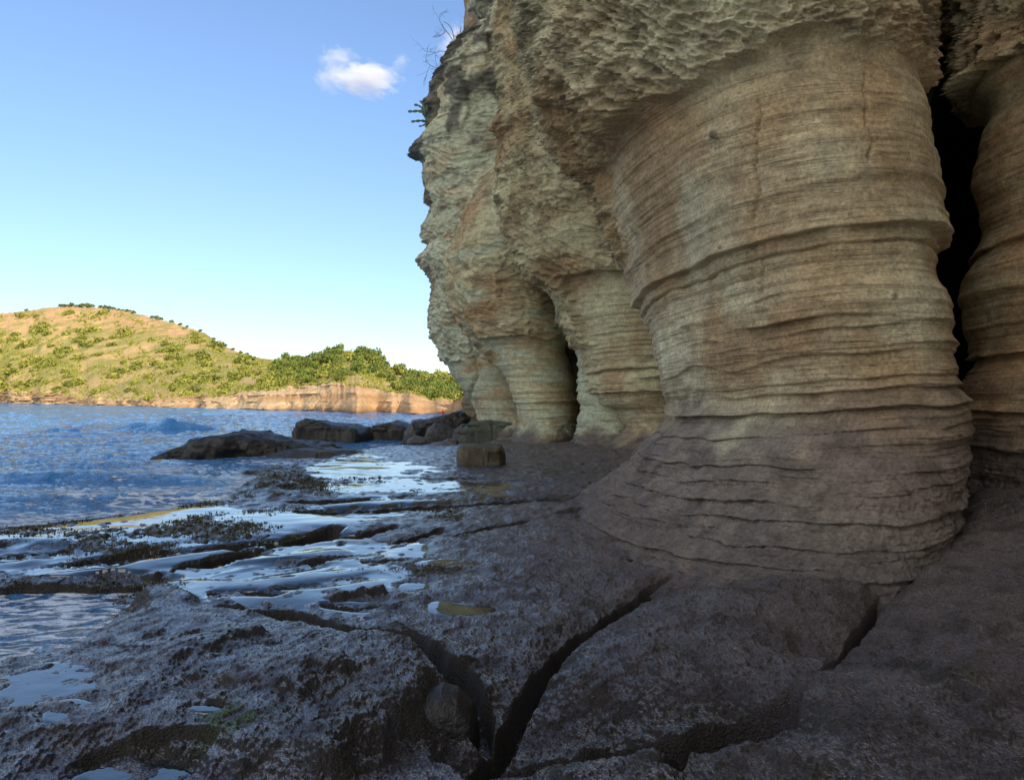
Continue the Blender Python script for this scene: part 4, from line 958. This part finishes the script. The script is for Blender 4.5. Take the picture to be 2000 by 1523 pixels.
cactus()

def twigs(name, label, start, ends, D, seed, depth=3, r0=0.02):
    r_ = np.random.RandomState(seed); o0 = pt(*start, D)
    root = MB()
    def grow(p, dirv, L_, r, lev):
        n = 7; P = [p]; d_ = dirv.copy()
        for i in range(n):
            d_ = d_ + 0.22 * r_.normal(size=3) + np.array([0, 0, -0.02]); d_ /= np.linalg.norm(d_); P.append(P[-1] + d_ * L_ / n)
        R = np.linspace(r, r * 0.45, n + 1); V, Q = tube(P, R, 5); root.add(V, Q)
        if lev < depth:
            for j in range(r_.randint(3, 6)):
                k_ = r_.randint(1, n + 1); dd = d_ + 0.8 * r_.normal(size=3); dd /= np.linalg.norm(dd)
                grow(P[k_], dd, L_ * (0.45 + 0.25 * r_.rand()), r * 0.55, lev + 1)
    for e in ends:
        v_ = pt(*e, D + 0.5 * r_.normal()) - o0; L_ = np.linalg.norm(v_); grow(np.zeros(3), v_ / L_, L_, r0, 0)
    o = root.build(name, M_bark, loc=tuple(o0)); tag(o, label, "shrub")
twigs("dead_shrub", "tall leafless grey shrub on the cliff edge below the top rocks", (893, 112), [(876, 8), (850, 72), (888, 60), (868, 95), (878, 45)], 31.0, 21, 3, 0.022)
twigs("dead_shrub", "low dry branch reaching left from the cliff edge beneath the taller bare shrub", (882, 134), [(822, 128), (845, 120)], 31.0, 22, 2, 0.016)
twigs("dead_shrub", "short bare twig stub under the topmost overhang of the cliff", (944, 55), [(942, 28), (948, 34)], 31.2, 23, 2, 0.016)

# ------------------------------------------------------------------ clouds
def cloud_mat(name, dens, sc_):
    m, n, b = new_mat(name); L = n.links.new; n.nodes.remove(b)
    o_ = n.nodes["Material Output"]; pv = N(n, "ShaderNodeVolumePrincipled"); pv.inputs["Color"].default_value = (1, 1, 1, 1); pv.inputs["Anisotropy"].default_value = 0.1
    tc = N(n, "ShaderNodeTexCoord"); ln = N(n, "ShaderNodeVectorMath", operation='LENGTH'); L(tc.outputs["Object"], ln.inputs[0])
    nz = noise(n, sc_, 5, 0.62, tc.outputs["Object"])
    s1 = N(n, "ShaderNodeMath", operation='MULTIPLY_ADD'); L(nz.outputs[0], s1.inputs[0]); s1.inputs[1].default_value = 2.6; s1.inputs[2].default_value = -0.62
    s2 = N(n, "ShaderNodeMath", operation='SUBTRACT'); L(s1.outputs[0], s2.inputs[0]); L(ln.outputs["Value"], s2.inputs[1])
    s3 = N(n, "ShaderNodeMapRange"); L(s2.outputs[0], s3.inputs[0]); s3.inputs[1].default_value = 0.0; s3.inputs[2].default_value = 0.35; s3.inputs[3].default_value = 0; s3.inputs[4].default_value = dens
    L(s3.outputs[0], pv.inputs["Density"]); L(pv.outputs[0], o_.inputs["Volume"])
    return m
MC1 = cloud_mat("cloud vapour", 0.04, 1.3); MC2 = cloud_mat("thin cloud vapour", 0.015, 1.6)
def cloud(label, px, py, wpx, hpx, mat, tilt=0.0, group="small clouds in the clear sky"):
    D = 1600.0; u_ = np.linspace(0, math.pi, 13); w_ = np.linspace(0, 2 * math.pi, 20, endpoint=False); U, W = np.meshgrid(u_, w_, indexing='ij')
    V = np.stack([np.sin(U) * np.cos(W), np.sin(U) * np.sin(W), np.cos(U)], -1) * 1.0
    o = grid_obj("cloud", V, mat, wrap=True, flip=True); o.location = tuple(pt(px, py, D)); s = D / F
    o.scale = (wpx / 2 * s, wpx / 2.5 * s, hpx / 2 * s); o.rotation_euler = (0, tilt, 0); tag(o, label, "cloud", group)
cloud("bright white puffy cloud, the largest and densest of the small clouds", 716, 153, 168, 74, MC1, 0.20)
cloud("faint wisp of cloud just left of the bright white cloud", 650, 150, 100, 70, MC2, 0.2)
cloud("pale thin cloud scrap above the left end of the bright white cloud", 658, 112, 100, 50, MC2, 0.1)
cloud("thin pale cloud between the bright white cloud and the cliff", 782, 121, 44, 46, MC2)
cloud("soft white cloud behind the bare shrub at the cliff edge", 886, 84, 90, 100, MC2, -0.2)
